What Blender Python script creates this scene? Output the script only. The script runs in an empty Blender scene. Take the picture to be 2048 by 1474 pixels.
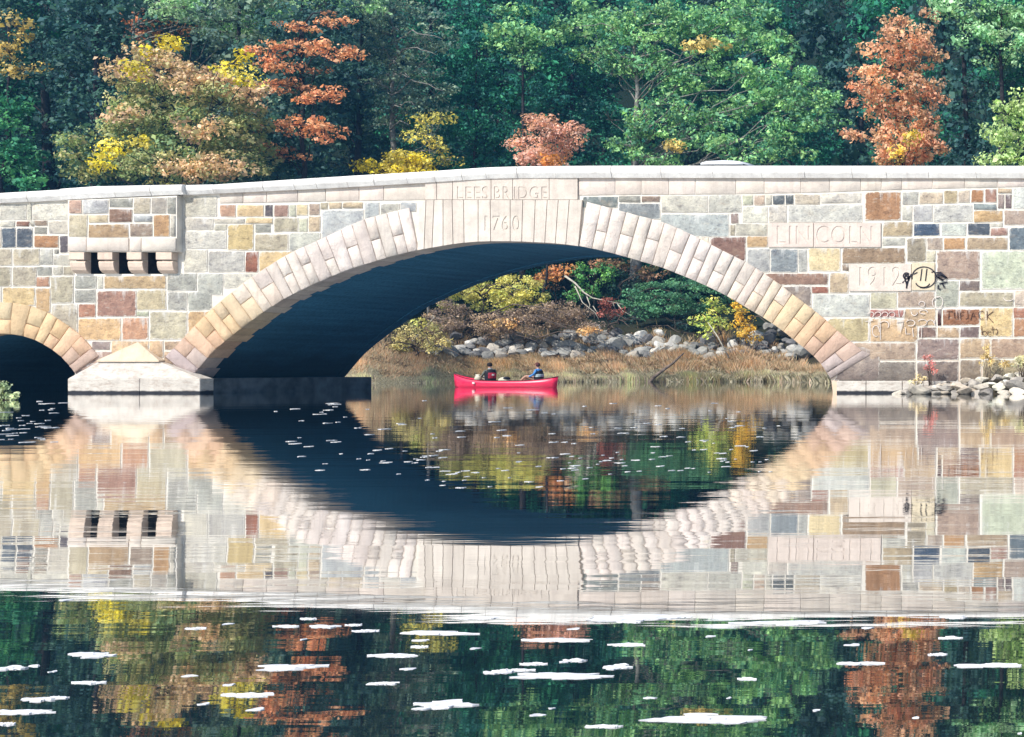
import bpy, bmesh, math, random
import numpy as np
from mathutils import Vector, Matrix, noise
random.seed(7)
rng = np.random.default_rng(11)

# ---------------------------------------------------------------- camera, sky, sun, exposure
scene = bpy.context.scene
col = scene.collection
CAMX, CAMZ, F = 35.52, 1.02, 3000.0          # focal length in photograph pixels
cam_d = bpy.data.cameras.new('camera')
cam = bpy.data.objects.new('camera', cam_d); col.objects.link(cam)
cam.location = (CAMX, 0, CAMZ); cam.rotation_euler = (math.radians(90), 0, 0)
cam_d.sensor_width = 36; cam_d.lens = 36 * F / 2048
cam_d.shift_x = -1776 / 2048; cam_d.shift_y = -2 / 2048
cam_d.clip_start = 0.5; cam_d.clip_end = 2000
scene.camera = cam

SUN_EL, SUN_AZ = math.radians(46), math.radians(25)      # azimuth: to the left, behind the camera
world = bpy.data.worlds.new('World'); scene.world = world; world.use_nodes = True
wn = world.node_tree.nodes; wl = world.node_tree.links
sky = wn.new('ShaderNodeTexSky'); sky.sky_type = 'NISHITA'; sky.sun_disc = False
sky.sun_elevation = SUN_EL; sky.sun_rotation = math.pi + SUN_AZ
sky.air_density = 1.0; sky.dust_density = 0.6; sky.ozone_density = 2.0
wl.new(sky.outputs[0], wn['Background'].inputs[0]); wn['Background'].inputs[1].default_value = 0.12
sun_d = bpy.data.lights.new('sun', 'SUN'); sun_d.energy = 3.9; sun_d.angle = math.radians(0.5)
sun_d.color = (1.0, 0.96, 0.89)
sun = bpy.data.objects.new('sun', sun_d); col.objects.link(sun)
sun.rotation_euler = Vector((math.sin(SUN_AZ) * math.cos(SUN_EL), math.cos(SUN_AZ) * math.cos(SUN_EL), -math.sin(SUN_EL))).to_track_quat('-Z', 'Y').to_euler()
sun.location = (-40, -20, 60)
vs = scene.view_settings
vs.view_transform = 'Standard'; vs.look = 'None'; vs.gamma = 1; vs.use_curve_mapping = False
vs.exposure = 0.62

# ---------------------------------------------------------------- helpers
YB = 60.0                                   # front face of the bridge
def wx(px, Y): return CAMX + (px - 2800) * Y / F
def wz(py, Y): return CAMZ + (735 - py) * Y / F
def P(px, py, Y): return Vector((wx(px, Y), Y, wz(py, Y)))
def lin(c):
    return tuple((x / 255 / 12.92) if x / 255 <= .04045 else ((x / 255 + .055) / 1.055) ** 2.4 for x in c)
def tag(o, label=None, cat=None, group=None, kind=None):
    if label: o['label'] = label
    if cat: o['category'] = cat
    if group: o['group'] = group
    if kind: o['kind'] = kind
    return o
def link(name, mesh, mat=None, parent=None, loc=(0, 0, 0)):
    o = bpy.data.objects.new(name, mesh); col.objects.link(o)
    if mat and not mesh.materials: mesh.materials.append(mat)
    o.location = loc
    if parent: o.parent = parent
    return o
def empty(name, loc=(0, 0, 0)):
    o = bpy.data.objects.new(name, None); col.objects.link(o); o.location = loc
    o.empty_display_size = .2
    return o
def pmesh(name, verts, faces, smooth=False):
    m = bpy.data.meshes.new(name); m.from_pydata([tuple(v) for v in verts], [], faces); m.update()
    if smooth: m.polygons.foreach_set('use_smooth', [True] * len(m.polygons))
    return m
def part(name, verts, faces, mat, parent, smooth=False):
    """part given in world coordinates; parent an untransformed-rotation empty / object"""
    off = Vector((0, 0, 0)); p = parent
    while p: off += p.location; p = p.parent
    return link(name, pmesh(name, [Vector(v) - off for v in verts], faces, smooth), mat, parent)
def box(x0, x1, y0, y1, z0, z1):
    v = [(x0, y0, z0), (x1, y0, z0), (x1, y1, z0), (x0, y1, z0), (x0, y0, z1), (x1, y0, z1), (x1, y1, z1), (x0, y1, z1)]
    f = [(0, 3, 2, 1), (4, 5, 6, 7), (0, 1, 5, 4), (1, 2, 6, 5), (2, 3, 7, 6), (3, 0, 4, 7)]
    return v, f
def merge(*vf):
    V, Fc = [], []
    for v, f in vf:
        n = len(V); V += list(v); Fc += [tuple(i + n for i in q) for q in f]
    return V, Fc
def tube(pts, radii, n=7, cap=True):
    pts = [Vector(p) for p in pts]; V, Fc = [], []
    for i, p in enumerate(pts):
        d = (pts[min(i + 1, len(pts) - 1)] - pts[max(i - 1, 0)]).normalized()
        a = d.cross(Vector((0.31, 0.9, 0.2))).normalized(); b = d.cross(a).normalized()
        for k in range(n):
            t = 2 * math.pi * k / n
            V.append(p + (a * math.cos(t) + b * math.sin(t)) * radii[i])
    for i in range(len(pts) - 1):
        for k in range(n):
            k2 = (k + 1) % n
            Fc.append((i * n + k, i * n + k2, (i + 1) * n + k2, (i + 1) * n + k))
    if cap:
        Fc.append(tuple(range(n - 1, -1, -1))); Fc.append(tuple((len(pts) - 1) * n + k for k in range(n)))
    return V, Fc
def interp(pts, x):
    xs = [p[0] for p in pts]; ys = [p[1] for p in pts]
    return float(np.interp(x, xs, ys))
def smoothcurve(pts, n=200):
    """centripetal-ish resample with a light smoothing"""
    pts = np.array(pts, float)
    d = np.r_[0, np.cumsum(np.hypot(*np.diff(pts, axis=0).T))]
    t = np.linspace(0, d[-1], n)
    x = np.interp(t, d, pts[:, 0]); y = np.interp(t, d, pts[:, 1])
    for _ in range(12):
        x[1:-1] = (x[:-2] + 2 * x[1:-1] + x[2:]) / 4; y[1:-1] = (y[:-2] + 2 * y[1:-1] + y[2:]) / 4
    return np.c_[x, y]

# ---------------------------------------------------------------- materials
class NT:
    def __init__(s, name):
        s.m = bpy.data.materials.new(name); s.m.use_nodes = True
        s.t = s.m.node_tree; s.b = s.t.nodes['Principled BSDF']
    def n(s, typ, **kw):
        nd = s.t.nodes.new(typ)
        for k, v in kw.items():
            if k.startswith('i_'): nd.inputs[k[2:].replace('_', ' ')].default_value = v
            else: setattr(nd, k, v)
        return nd
    def l(s, a, b): s.t.links.new(a, b)
    def mix(s, fac, a, b, mode='MIX'):
        nd = s.t.nodes.new('ShaderNodeMix'); nd.data_type = 'RGBA'; nd.blend_type = mode
        for sock, v in ((nd.inputs[0], fac), (nd.inputs[6], a), (nd.inputs[7], b)):
            if hasattr(v, 'links') or hasattr(v, 'is_linked'): s.l(v, sock)
            elif isinstance(v, (int, float)): sock.default_value = v
            else: sock.default_value = (*v, 1)[:4]
        return nd.outputs[2]
    def noise(s, vec, scale, detail=4, rough=.55):
        nd = s.n('ShaderNodeTexNoise'); nd.inputs['Scale'].default_value = scale
        nd.inputs['Detail'].default_value = detail; nd.inputs['Roughness'].default_value = rough
        if vec is not None: s.l(vec, nd.inputs['Vector'])
        return nd.outputs['Fac']
    def ramp(s, fac, stops):
        nd = s.n('ShaderNodeValToRGB')
        e = nd.color_ramp.elements
        while len(e) < len(stops): e.new(.5)
        for el, (p, c) in zip(e, stops):
            el.position = p; el.color = (c, c, c, 1) if isinstance(c, (int, float)) else (*c, 1)
        s.l(fac, nd.inputs[0]); return nd.outputs[0]
    def mapping(s, vec, scale):
        nd = s.n('ShaderNodeMapping'); nd.inputs['Scale'].default_value = scale; s.l(vec, nd.inputs['Vector']); return nd.outputs[0]
    def math(s, op, a, b=0.0):
        nd = s.n('ShaderNodeMath', operation=op)
        for sock, v in ((nd.inputs[0], a), (nd.inputs[1], b)):
            if isinstance(v, (int, float)): sock.default_value = v
            else: s.l(v, sock)
        return nd.outputs[0]
    def bump(s, h, strength=.4, dist=.02):
        nd = s.n('ShaderNodeBump'); nd.inputs['Strength'].default_value = strength; nd.inputs['Distance'].default_value = dist
        s.l(h, nd.inputs['Height']); s.l(nd.outputs[0], s.b.inputs['Normal'])
    def done(s, color=None, rough=.8, spec=.3):
        if color is not None:
            if isinstance(color, tuple): s.b.inputs['Base Color'].default_value = (*color, 1)
            else: s.l(color, s.b.inputs['Base Color'])
        s.b.inputs['Roughness'].default_value = rough; s.b.inputs['Specular IOR Level'].default_value = spec
        return s.m

def simple(name, c, rough=.7, spec=.3, nscale=6, var=.25):
    t = NT(name); co = t.n('ShaderNodeTexCoord').outputs['Object']
    f = t.noise(co, nscale)
    c = tuple(c)
    return t.done(t.mix(t.ramp(f, [(.3, 0.0), (.7, 1.0)]), tuple(x * (1 - var) for x in c), tuple(min(1, x * (1 + var)) for x in c)), rough, spec)

def stone_material():
    t = NT('masonry_stone')
    oi = t.n('ShaderNodeObjectInfo'); tc = t.n('ShaderNodeTexCoord'); geo = t.n('ShaderNodeNewGeometry')
    pos = geo.outputs['Position']
    base = oi.outputs['Color']
    f1 = t.noise(pos, 2.2, 6, .65); f2 = t.noise(pos, 14, 4, .7)
    c = t.mix(t.ramp(f1, [(.25, 0.0), (.75, 1.0)]), t.mix(1.0, base, (.58, .57, .60), 'MULTIPLY'), t.mix(1.0, base, (1.22, 1.19, 1.12), 'MULTIPLY'))
    c = t.mix(t.ramp(f2, [(.32, .55), (.5, 0.0)]), c, t.mix(1.0, c, (.55, .53, .55), 'MULTIPLY'))
    # second mineral tone in patches
    patch = t.ramp(t.noise(t.mapping(pos, (.8, 1, 1.6)), 1.6, 5, .7), [(.56, 0.0), (.66, .5)])
    c = t.mix(patch, c, t.mix(.5, c, (.45, .33, .22)))
    # pale/dark veins and blotches that differ from stone to stone
    cmb = t.n('ShaderNodeCombineXYZ'); rnd = t.math('MULTIPLY', oi.outputs['Random'], 40.0); t.l(rnd, cmb.inputs[0]); t.l(rnd, cmb.inputs[2])
    vadd = t.n('ShaderNodeVectorMath', operation='ADD'); t.l(pos, vadd.inputs[0]); t.l(cmb.outputs[0], vadd.inputs[1])
    vn = t.noise(t.mapping(vadd.outputs[0], (1.2, 1, 2.6)), 2.4, 7, .72)
    c = t.mix(t.ramp(vn, [(.36, .75), (.46, 0.0)]), c, t.mix(1.0, c, (.50, .50, .55), 'MULTIPLY'))
    c = t.mix(t.ramp(vn, [(.56, 0.0), (.68, .65)]), c, t.mix(.6, c, (.62, .58, .50)))
    # white lime runs that start at the top joint of each stone
    sep = t.n('ShaderNodeSeparateXYZ'); t.l(tc.outputs['Generated'], sep.inputs[0])
    run = t.noise(t.mapping(pos, (3.2, 1, .5)), 1.0, 5, .65)
    lime = t.math('MULTIPLY', t.ramp(t.math('ADD', run, t.math('MULTIPLY', sep.outputs[2], .26)), [(.74, 0.0), (.88, 1.0)]), .6)
    c = t.mix(lime, c, (.68, .66, .62))
    grime = t.ramp(t.noise(t.mapping(pos, (1.1, 1, .28)), .8, 6, .7), [(.46, 0.0), (.68, .5)])
    c = t.mix(grime, c, t.mix(1.0, c, (.62, .60, .58), 'MULTIPLY'))
    zz = t.n('ShaderNodeSeparateXYZ'); t.l(pos, zz.inputs[0])
    tide = t.ramp(t.math('ADD', t.math('MULTIPLY', zz.outputs[2], .3), t.math('MULTIPLY', t.noise(pos, 1.3, 5, .65), .35)), [(.36, .75), (.62, 0.0)])
    c = t.mix(tide, c, t.mix(1.0, c, (.45, .43, .45), 'MULTIPLY'))
    ed = t.n('ShaderNodeAttribute', attribute_name='edge').outputs['Fac']
    sm = t.ramp(t.math('ADD', ed, t.math('MULTIPLY', t.math('SUBTRACT', t.noise(pos, 6, 5, .7), .5), 1.9)), [(.10, .8), (.34, 0.0)])
    c = t.mix(sm, c, (.66, .62, .55))
    t.bump(t.math('ADD', t.noise(pos, 3.2, 8, .75), t.math('MULTIPLY', f2, .5)), 1.0, .075)
    return t.done(c, .85, .25)

def dressed_material(name='dressed_granite', bs=.75, bd=.04):
    t = NT(name)
    oi = t.n('ShaderNodeObjectInfo'); pos = t.n('ShaderNodeNewGeometry').outputs['Position']
    base = oi.outputs['Color']
    f1 = t.noise(pos, 1.8, 6, .65); f2 = t.noise(pos, 22, 3, .7)
    c = t.mix(t.ramp(f1, [(.3, 0.0), (.7, 1.0)]), t.mix(1.0, base, (.82, .79, .77), 'MULTIPLY'), t.mix(1.0, base, (1.1, 1.08, 1.05), 'MULTIPLY'))
    streak = t.ramp(t.noise(t.mapping(pos, (5, 1, .3)), 1.0, 4, .6), [(.52, 0.0), (.7, .45)])
    c = t.mix(streak, c, t.mix(1.0, c, (.72, .69, .68), 'MULTIPLY'))
    c = t.mix(t.ramp(f2, [(.3, .3), (.5, 0.0)]), c, t.mix(1.0, c, (.6, .58, .58), 'MULTIPLY'))
    t.bump(t.math('ADD', t.noise(pos, 4, 7, .75), t.math('MULTIPLY', f2, .4)), bs, bd)
    return t.done(c, .85, .25)

def mortar_material():
    t = NT('lime_mortar'); pos = t.n('ShaderNodeNewGeometry').outputs['Position']
    f = t.noise(pos, 2.5, 5); g = t.noise(pos, 18, 3)
    c = t.mix(t.ramp(f, [(.3, 0.0), (.7, 1.0)]), (.56, .51, .43), (.76, .71, .63))
    sep = t.n('ShaderNodeSeparateXYZ'); t.l(pos, sep.inputs[0])
    low = t.ramp(t.math('ADD', t.math('MULTIPLY', sep.outputs[2], -.25), f), [(.05, 0.0), (.45, .55)])
    c = t.mix(low, c, lin((196, 150, 105)))
    t.bump(t.math('ADD', f, g), .5, .02)
    return t.done(c, .9, .2)

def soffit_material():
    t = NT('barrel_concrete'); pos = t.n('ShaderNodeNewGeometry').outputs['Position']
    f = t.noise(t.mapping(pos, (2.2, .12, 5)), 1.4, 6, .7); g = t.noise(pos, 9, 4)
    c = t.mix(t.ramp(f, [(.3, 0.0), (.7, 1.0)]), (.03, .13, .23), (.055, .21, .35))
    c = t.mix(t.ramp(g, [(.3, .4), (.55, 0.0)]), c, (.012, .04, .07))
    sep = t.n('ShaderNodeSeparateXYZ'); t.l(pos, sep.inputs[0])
    darkened = t.ramp(t.math('ADD', t.math('MULTIPLY', sep.outputs[2], .2), t.math('MULTIPLY', t.noise(t.mapping(pos, (1, .35, .5)), .9, 5, .65), .5)), [(.45, .85), (.95, 0.0)])  # darker towards the bottom, edge broken up by noise
    c = t.mix(darkened, c, (.012, .024, .036))
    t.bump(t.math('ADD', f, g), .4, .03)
    return t.done(c, .9, .2)

M = {}
M['stone'] = stone_material(); M['dressed'] = dressed_material(); M['rockface'] = dressed_material('rock_faced_granite', 1.0, .085); M['mortar'] = mortar_material(); M['soffit'] = soffit_material()
M['asphalt'] = simple('asphalt', (.05, .05, .052), .9, .2, 3)
M['bark_dark'] = simple('dark_bark', (.035, .032, .034), .95, .1, 5, .5)
M['bark_grey'] = simple('grey_bark', (.22, .21, .19), .95, .1, 5, .4)
M['twig'] = simple('brown_twigs', (.10, .075, .06), .95, .1, 3, .5)
M['drift'] = simple('driftwood', (.13, .10, .08), .9, .1, 4, .7)

def leaf_material():
    t = NT('leaves')
    at = t.n('ShaderNodeAttribute', attribute_name='Col')
    c = at.outputs['Color']
    t.l(c, t.b.inputs['Base Color']); t.b.inputs['Roughness'].default_value = .55; t.b.inputs['Specular IOR Level'].default_value = .25
    tr = t.n('ShaderNodeBsdfTranslucent'); t.l(t.mix(1.0, c, (1.1, 1.1, .8), 'MULTIPLY'), tr.inputs[0])
    mx = t.n('ShaderNodeMixShader'); mx.inputs[0].default_value = .38
    t.l(t.b.outputs[0], mx.inputs[1]); t.l(tr.outputs[0], mx.inputs[2]); t.l(mx.outputs[0], t.t.nodes['Material Output'].inputs[0])
    return t.m
M['leaf'] = leaf_material()

def water_material():
    t = NT('pond_water')
    pos = t.n('ShaderNodeNewGeometry').outputs['Position']
    # long-crested ripples lying across the view, plus breeze-roughened lanes
    a = t.noise(t.mapping(pos, (.9, 4.5, 1)), 1.0, 3, .55)
    b = t.noise(t.mapping(pos, (.25, .9, 1)), 1.0, 2, .5)
    lane = t.ramp(t.noise(t.mapping(pos, (.02, .07, 1)), 1.0, 2, .5), [(.42, .25), (.62, 1.0)])
    h = t.math('ADD', t.math('MULTIPLY', t.math('MULTIPLY', a, lane), .0015), t.math('MULTIPLY', b, .0035))
    bp = t.n('ShaderNodeBump'); bp.inputs['Strength'].default_value = 1.0; bp.inputs['Distance'].default_value = 1.0
    t.l(h, bp.inputs['Height'])
    fr = t.n('ShaderNodeFresnel'); fr.inputs[0].default_value = 1.33; t.l(bp.outputs[0], fr.inputs['Normal'])
    fac = t.n('ShaderNodeMapRange'); t.l(fr.outputs[0], fac.inputs[0])
    fac.inputs[1].default_value = .02; fac.inputs[2].default_value = .6; fac.inputs[3].default_value = .25; fac.inputs[4].default_value = .95
    gl = t.n('ShaderNodeBsdfGlossy'); gl.inputs['Roughness'].default_value = .015; gl.inputs['Color'].default_value = (1, 1, 1, 1)
    t.l(bp.outputs[0], gl.inputs['Normal'])
    df = t.n('ShaderNodeBsdfDiffuse'); df.inputs[0].default_value = (.008, .014, .016, 1)
    mx = t.n('ShaderNodeMixShader'); t.l(fac.outputs[0], mx.inputs[0]); t.l(df.outputs[0], mx.inputs[1]); t.l(gl.outputs[0], mx.inputs[2])
    t.l(mx.outputs[0], t.t.nodes['Material Output'].inputs[0])
    return t.m
M['water'] = water_material()

# ---------------------------------------------------------------- terrain and water
SHORE = [(-160, -15), (-70, 66), (-31.8, 97), (-20, 106), (-10, 108), (-2, 98), (4, 86), (13.6, 70), (60, 66), (160, 60)]
_sp = np.array(SHORE)
def shore_dist(X, Y):
    X = np.asarray(X, float); Y = np.asarray(Y, float); best = np.full(X.shape, 1e9)
    for a, b in zip(_sp[:-1], _sp[1:]):
        ab = b - a; tt = np.clip(((X - a[0]) * ab[0] + (Y - a[1]) * ab[1]) / (ab @ ab), 0, 1)
        best = np.minimum(best, np.hypot(X - a[0] - tt * ab[0], Y - a[1] - tt * ab[1]))
    ys = np.interp(X, _sp[:, 0], _sp[:, 1])
    return np.where(Y > ys, best, -best)
HP = [(-30, -2.5), (-3, -.5), (0, .02), (3, .45), (6, 1.1), (9, 1.9), (12, 3.5), (16, 4.6), (30, 6.5), (60, 15), (110, 58), (260, 120)]
def ground(X, Y):
    d = shore_dist(X, Y)
    z = np.interp(d, [p[0] for p in HP], [p[1] for p in HP])
    return z + np.where(d > 0, .18 * np.sin(np.asarray(X) * 1.1 + np.asarray(Y) * .7) * np.clip(d / 6, 0, 1), 0)
def gz(X, Y): return float(ground(np.array([X]), np.array([Y]))[0])

gx = np.concatenate([np.linspace(-160, -45, 30), np.linspace(-44, 20, 110), np.linspace(22, 160, 30)])
gy = np.concatenate([np.linspace(-20, 68, 30), np.linspace(69, 135, 90), np.linspace(138, 300, 30)])
GX, GY = np.meshgrid(gx, gy); GZ = ground(GX, GY)
V = np.c_[GX.ravel(), GY.ravel(), GZ.ravel()]
nx, ny = len(gx), len(gy)
Fc = [(j * nx + i, j * nx + i + 1, (j + 1) * nx + i + 1, (j + 1) * nx + i) for j in range(ny - 1) for i in range(nx - 1)]
t = NT('forest_floor'); pos = t.n('ShaderNodeNewGeometry').outputs['Position']
f = t.noise(pos, .5, 6); g = t.noise(pos, 5, 4)
cc = t.mix(t.ramp(f, [(.35, 0.0), (.65, 1.0)]), (.035, .027, .02), (.07, .052, .032))
cc = t.mix(t.ramp(g, [(.4, 0.0), (.7, .8)]), cc, (.05, .055, .022))
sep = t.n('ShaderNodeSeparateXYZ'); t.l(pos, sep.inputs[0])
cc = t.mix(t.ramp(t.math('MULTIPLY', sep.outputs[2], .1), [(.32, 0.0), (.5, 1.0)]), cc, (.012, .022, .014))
t.bump(g, .8, .15); M['floor'] = t.done(cc, .95, .1)
tag(link('ground', pmesh('ground', V, Fc, True), M['floor']), kind='structure')
bed = pmesh('water', [(-900, -60, 0), (900, -60, 0), (900, 150, 0), (-900, 150, 0)], [(0, 1, 2, 3)])
tag(link('water', bed, M['water']), kind='structure')

# ---------------------------------------------------------------- bridge
bridge = empty('stone_bridge', (0, YB, 0))
tag(bridge, 'weathered stone arch bridge of mottled blocks spanning the calm pond', 'bridge')
YR = 68.7                                    # rear face
INTR = smoothcurve([(384, 756), (430, 701), (482, 660), (521, 631), (573, 596), (640, 565), (695, 541), (768, 518.6), (830, 502), (924, 486), (973, 482.5), (1037, 483), (1102, 486), (1155, 491), (1223, 506), (1330, 537), (1407, 569), (1464, 597), (1487, 612), (1540, 643), (1569, 664), (1599, 688), (1622, 707), (1640, 722), (1662, 758)], 240)
EXTR = smoothcurve([(330, 716), (353, 694), (384, 659), (417, 625), (455, 592), (508, 551.6), (575, 509), (650, 475), (728, 438), (801, 419.7), (838, 412), (900, 396), (1010, 388), (1110, 394), (1168, 401), (1238, 420), (1289, 434), (1326, 442), (1394, 473), (1450, 503), (1492, 522), (1559, 566), (1580, 584), (1621, 613), (1650, 637), (1683, 668), (1704, 683), (1730, 705)], 240)
LI = [(3, 667.5), (33, 669), (65, 676.4), (101, 695), (127, 715), (140, 729), (152, 746)]
LE = [(3, 603.5), (40.7, 605.6), (73, 614), (101, 625), (146.6, 656), (176, 680.5), (187, 699), (204, 716)]
LINTR = smoothcurve([(6 - x, y) for x, y in LI[::-1]] + LI[1:], 120)
LEXTR = smoothcurve([(6 - x, y) for x, y in LE[::-1]] + LE[1:], 120)
COPT = [(-700, 430), (-100, 393), (0, 387), (140, 379), (200, 374.5), (440, 369.5), (660, 355), (860, 343.5), (1000, 334), (1190, 332), (2900, 333)]
COPB = [(-700, 450), (-100, 413), (0, 407), (140, 401), (220, 397.5), (440, 387.8), (660, 377.5), (860, 366), (1000, 357), (1190, 356.5), (2900, 358)]
def fpt(px, py, y=YB): return Vector((wx(px, YB), y, wz(py, YB)))   # a place on the bridge face, moved square to it
XL, XR = -700, 2900
# wall slab with the two openings
xs = sorted(set(list(np.arange(XL, XR + 1, 25.0)) + [float(p[0]) for p in INTR[::3]] + [float(p[0]) for p in LINTR[::3]] + [384., 1662., -146., 152.]))
def bottom(px):
    if INTR[0, 0] <= px <= INTR[-1, 0]: return max(0, float(wz(np.interp(px, INTR[:, 0], INTR[:, 1]), YB)))
    if LINTR[0, 0] <= px <= LINTR[-1, 0]: return float(wz(np.interp(px, LINTR[:, 0], LINTR[:, 1]), YB))
    return -1.5
DECK = .75
NICHE = ((182, 209), (238, 267), (296, 325))
xs = sorted(set(xs + [float(q) for n_ in NICHE for q in n_]))
def walls(y0, y1, topoff, niches=False, low=0.0):
    V, Fc = [], []
    for px in xs:
        zb = bottom(px); zb += low if zb > -1 else 0; zt = wz(interp(COPB, px), YB) + .03 - topoff
        X = wx(px, YB)
        V += [(X, y0, zb), (X, y0, zt), (X, y1, zb), (X, y1, zt)]
    for i in range(len(xs) - 1):
        a, b = 4 * i, 4 * (i + 1); mid_ = (xs[i] + xs[i + 1]) / 2
        if niches and any(n0 < mid_ < n1 for n0, n1 in NICHE):
            z0, z1 = wz(548, YB), wz(504, YB); n = len(V)
            for X in (V[a][0], V[b][0]): V += [(X, y0, z0), (X, y0, z1)]
            Fc += [(a, b, n + 2, n), (n + 1, n + 3, b + 1, a + 1)]
        else: Fc.append((a, b, b + 1, a + 1))
        Fc += [(a + 2, a + 3, b + 3, b + 2), (a + 1, b + 1, b + 3, a + 3), (a, a + 2, b + 2, b)]
    return V, Fc
wall = part('spandrel_wall', *walls(YB, YB + .55, 0, True, .06), M['mortar'], bridge)
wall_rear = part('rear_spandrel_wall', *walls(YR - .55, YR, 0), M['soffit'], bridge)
# barrels (vault linings) and pier sides
def barrel(curve, y0, y1):
    V, Fc = [], []
    pts = [(p[0], p[1]) for p in curve]
    for px, py in pts:
        V += [fpt(px, py, y0), fpt(px, py, y1)]
    for i in range(len(pts) - 1):
        Fc.append((2 * i, 2 * i + 1, 2 * i + 3, 2 * i + 2))
    return V, Fc
def lift(curve, dz):
    c = curve.copy(); c[:, 1] -= dz
    return c
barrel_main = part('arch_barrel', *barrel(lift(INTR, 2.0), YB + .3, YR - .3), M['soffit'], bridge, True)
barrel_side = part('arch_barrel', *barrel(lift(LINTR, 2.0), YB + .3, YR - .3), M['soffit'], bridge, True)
def deckmesh():
    V, Fc = [], []
    for px in xs:
        zt = wz(interp(COPT, px), YB) - DECK; X = wx(px, YB)
        zb = max(bottom(px) + .25, zt - 2.2) if (INTR[0, 0] <= px <= INTR[-1, 0] or LINTR[0, 0] <= px <= LINTR[-1, 0]) else zt - .6
        zb = min(zb, zt - .3)
        V += [(X, YB + .55, zt), (X, YR - .55, zt), (X, YB + .55, zb), (X, YR - .55, zb)]
    for i in range(len(xs) - 1):
        a, b = 4 * i, 4 * (i + 1)
        Fc += [(a, b, b + 1, a + 1), (a + 2, a + 3, b + 3, b + 2)]
    return V, Fc
part('road_deck', *deckmesh(), M['asphalt'], bridge)

# --- stones
PAL = dict(W=(222, 211, 199), G=(202, 199, 189), S=(164, 165, 161), D=(92, 108, 130), T=(206, 182, 150), Y=(216, 184, 124), O=(198, 138, 84),
           R=(168, 118, 100), B=(160, 138, 122), M=(168, 148, 146), P=(192, 198, 176), V=(188, 178, 156), K=(104, 98, 112), N=(214, 172, 116),
           L=(212, 210, 203), Q=(186, 188, 184))
def stone_mesh(c, proud, rough, back, nu=5, nv=4, gap=1.1, seed=0, bev=.10):
    """c: four corners in photograph pixels on the face (bl, br, tr, tl); returns verts (world) and faces"""
    r = random.Random(seed)
    c = [Vector(p) for p in c]; ctr = sum(c, Vector((0, 0))) / 4
    w = max((c[1] - c[0]).length, (c[2] - c[3]).length); h = max((c[3] - c[0]).length, (c[2] - c[1]).length)
    gu, gv = min(.2, gap / max(w, 1)), min(.2, gap / max(h, 1))
    bu, bv = min(.22, bev / 2 * min(w, h) / w), min(.22, bev / 2 * min(w, h) / h)
    us = [0, bu] + [bu + (1 - 2 * bu) * i / (nu - 3) for i in range(1, nu - 3)] + [1 - bu, 1]
    vv = [0, bv] + [bv + (1 - 2 * bv) * i / (nv - 3) for i in range(1, nv - 3)] + [1 - bv, 1]
    V, Fc = [], []
    nu_, nv_ = len(us), len(vv)
    tx, tz = r.uniform(-.5, .5), r.uniform(-.5, .5)
    for j, v in enumerate(vv):
        for i, u in enumerate(us):
            uu = gu + (1 - 2 * gu) * u; v2 = gv + (1 - 2 * gv) * v
            edge = i in (0, nu_ - 1) or j in (0, nv_ - 1)
            if edge:
                uu += r.uniform(-.3, .3) * gu; v2 += r.uniform(-.3, .3) * gv
            p = (c[0] * (1 - uu) + c[1] * uu) * (1 - v2) + (c[3] * (1 - uu) + c[2] * uu) * v2
            d = proud * .72 if edge else proud + rough * r.uniform(-.6, 1) + rough * (tx * (u - .5) + tz * (v - .5))
            V.append(fpt(p.x, p.y, YB - d))
    for j in range(nv_ - 1):
        for i in range(nu_ - 1):
            a = j * nu_ + i; Fc.append((a, a + 1, a + nu_ + 1, a + nu_))
    edge_ = [1.0 if (0 < i < nu_ - 1 and 0 < j < nv_ - 1) else 0.0 for j in range(nv_) for i in range(nu_)]
    ring = [i for i in range(nu_)] + [j * nu_ + nu_ - 1 for j in range(1, nv_)] + [(nv_ - 1) * nu_ + i for i in range(nu_ - 2, -1, -1)] + [j * nu_ for j in range(nv_ - 2, 0, -1)]
    n0 = len(V)
    L = len(ring)
    for k in ring: V.append(V[k].copy())
    for k in ring: V.append(Vector((V[k].x, YB + back, V[k].z)))
    for k in range(L):
        k2 = (k + 1) % L; Fc.append((n0 + k, n0 + L + k, n0 + L + k2, n0 + k2))
    return V, Fc, edge_ + [0.0] * (2 * L)
_sid = [0]
def jitter(c, r, a=.10):
    k = 1 + r.uniform(-a, a)
    return tuple(max(0, min(1, x * k * (1 + r.uniform(-.015, .015)))) for x in c)
def add_stone(name, corners, colr, parent, proud=.035, rough=.02, back=.12, nu=5, nv=4, mat='stone', gap=1.1, yoff=0.0, bev=.10, amp=.10):
    _sid[0] += 1
    if mat == 'stone':
        rj = random.Random(_sid[0] * 17); corners = [(x + rj.uniform(-.9, .9), y + rj.uniform(-.8, .8)) for x, y in corners]
    V, Fc, ea = stone_mesh(corners, proud, rough, back, nu, nv, gap, _sid[0], bev)
    ctr = sum(V, Vector((0, 0, 0))) / len(V); ctr.y = YB
    m = pmesh(name, [v - ctr for v in V], Fc, True)
    m.attributes.new('edge', 'FLOAT', 'POINT').data.foreach_set('value', ea)
    o = link(name, m, M[mat], parent)
    off = Vector((0, 0, 0)); p = parent
    while p: off += p.location; p = p.parent
    o.location = ctr - off + Vector((0, yoff, 0))
    rr = random.Random(_sid[0] * 31)
    cc = lin(PAL[colr] if isinstance(colr, str) else colr)
    if mat == 'stone':
        g_ = .3 * cc[0] + .5 * cc[1] + .2 * cc[2]; cc = tuple((.68 * x + .32 * g_) * k_ * 1.1 for x, k_ in zip(cc, (1.03, 1.0, .91)))
    cc = tuple(x * .86 for x in cc)
    o.color = (*jitter(cc, rr, amp), 1)
    return o
def rect(x0, y0, x1, y1): return [(x0, y1), (x1, y1), (x1, y0), (x0, y0)]

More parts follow.
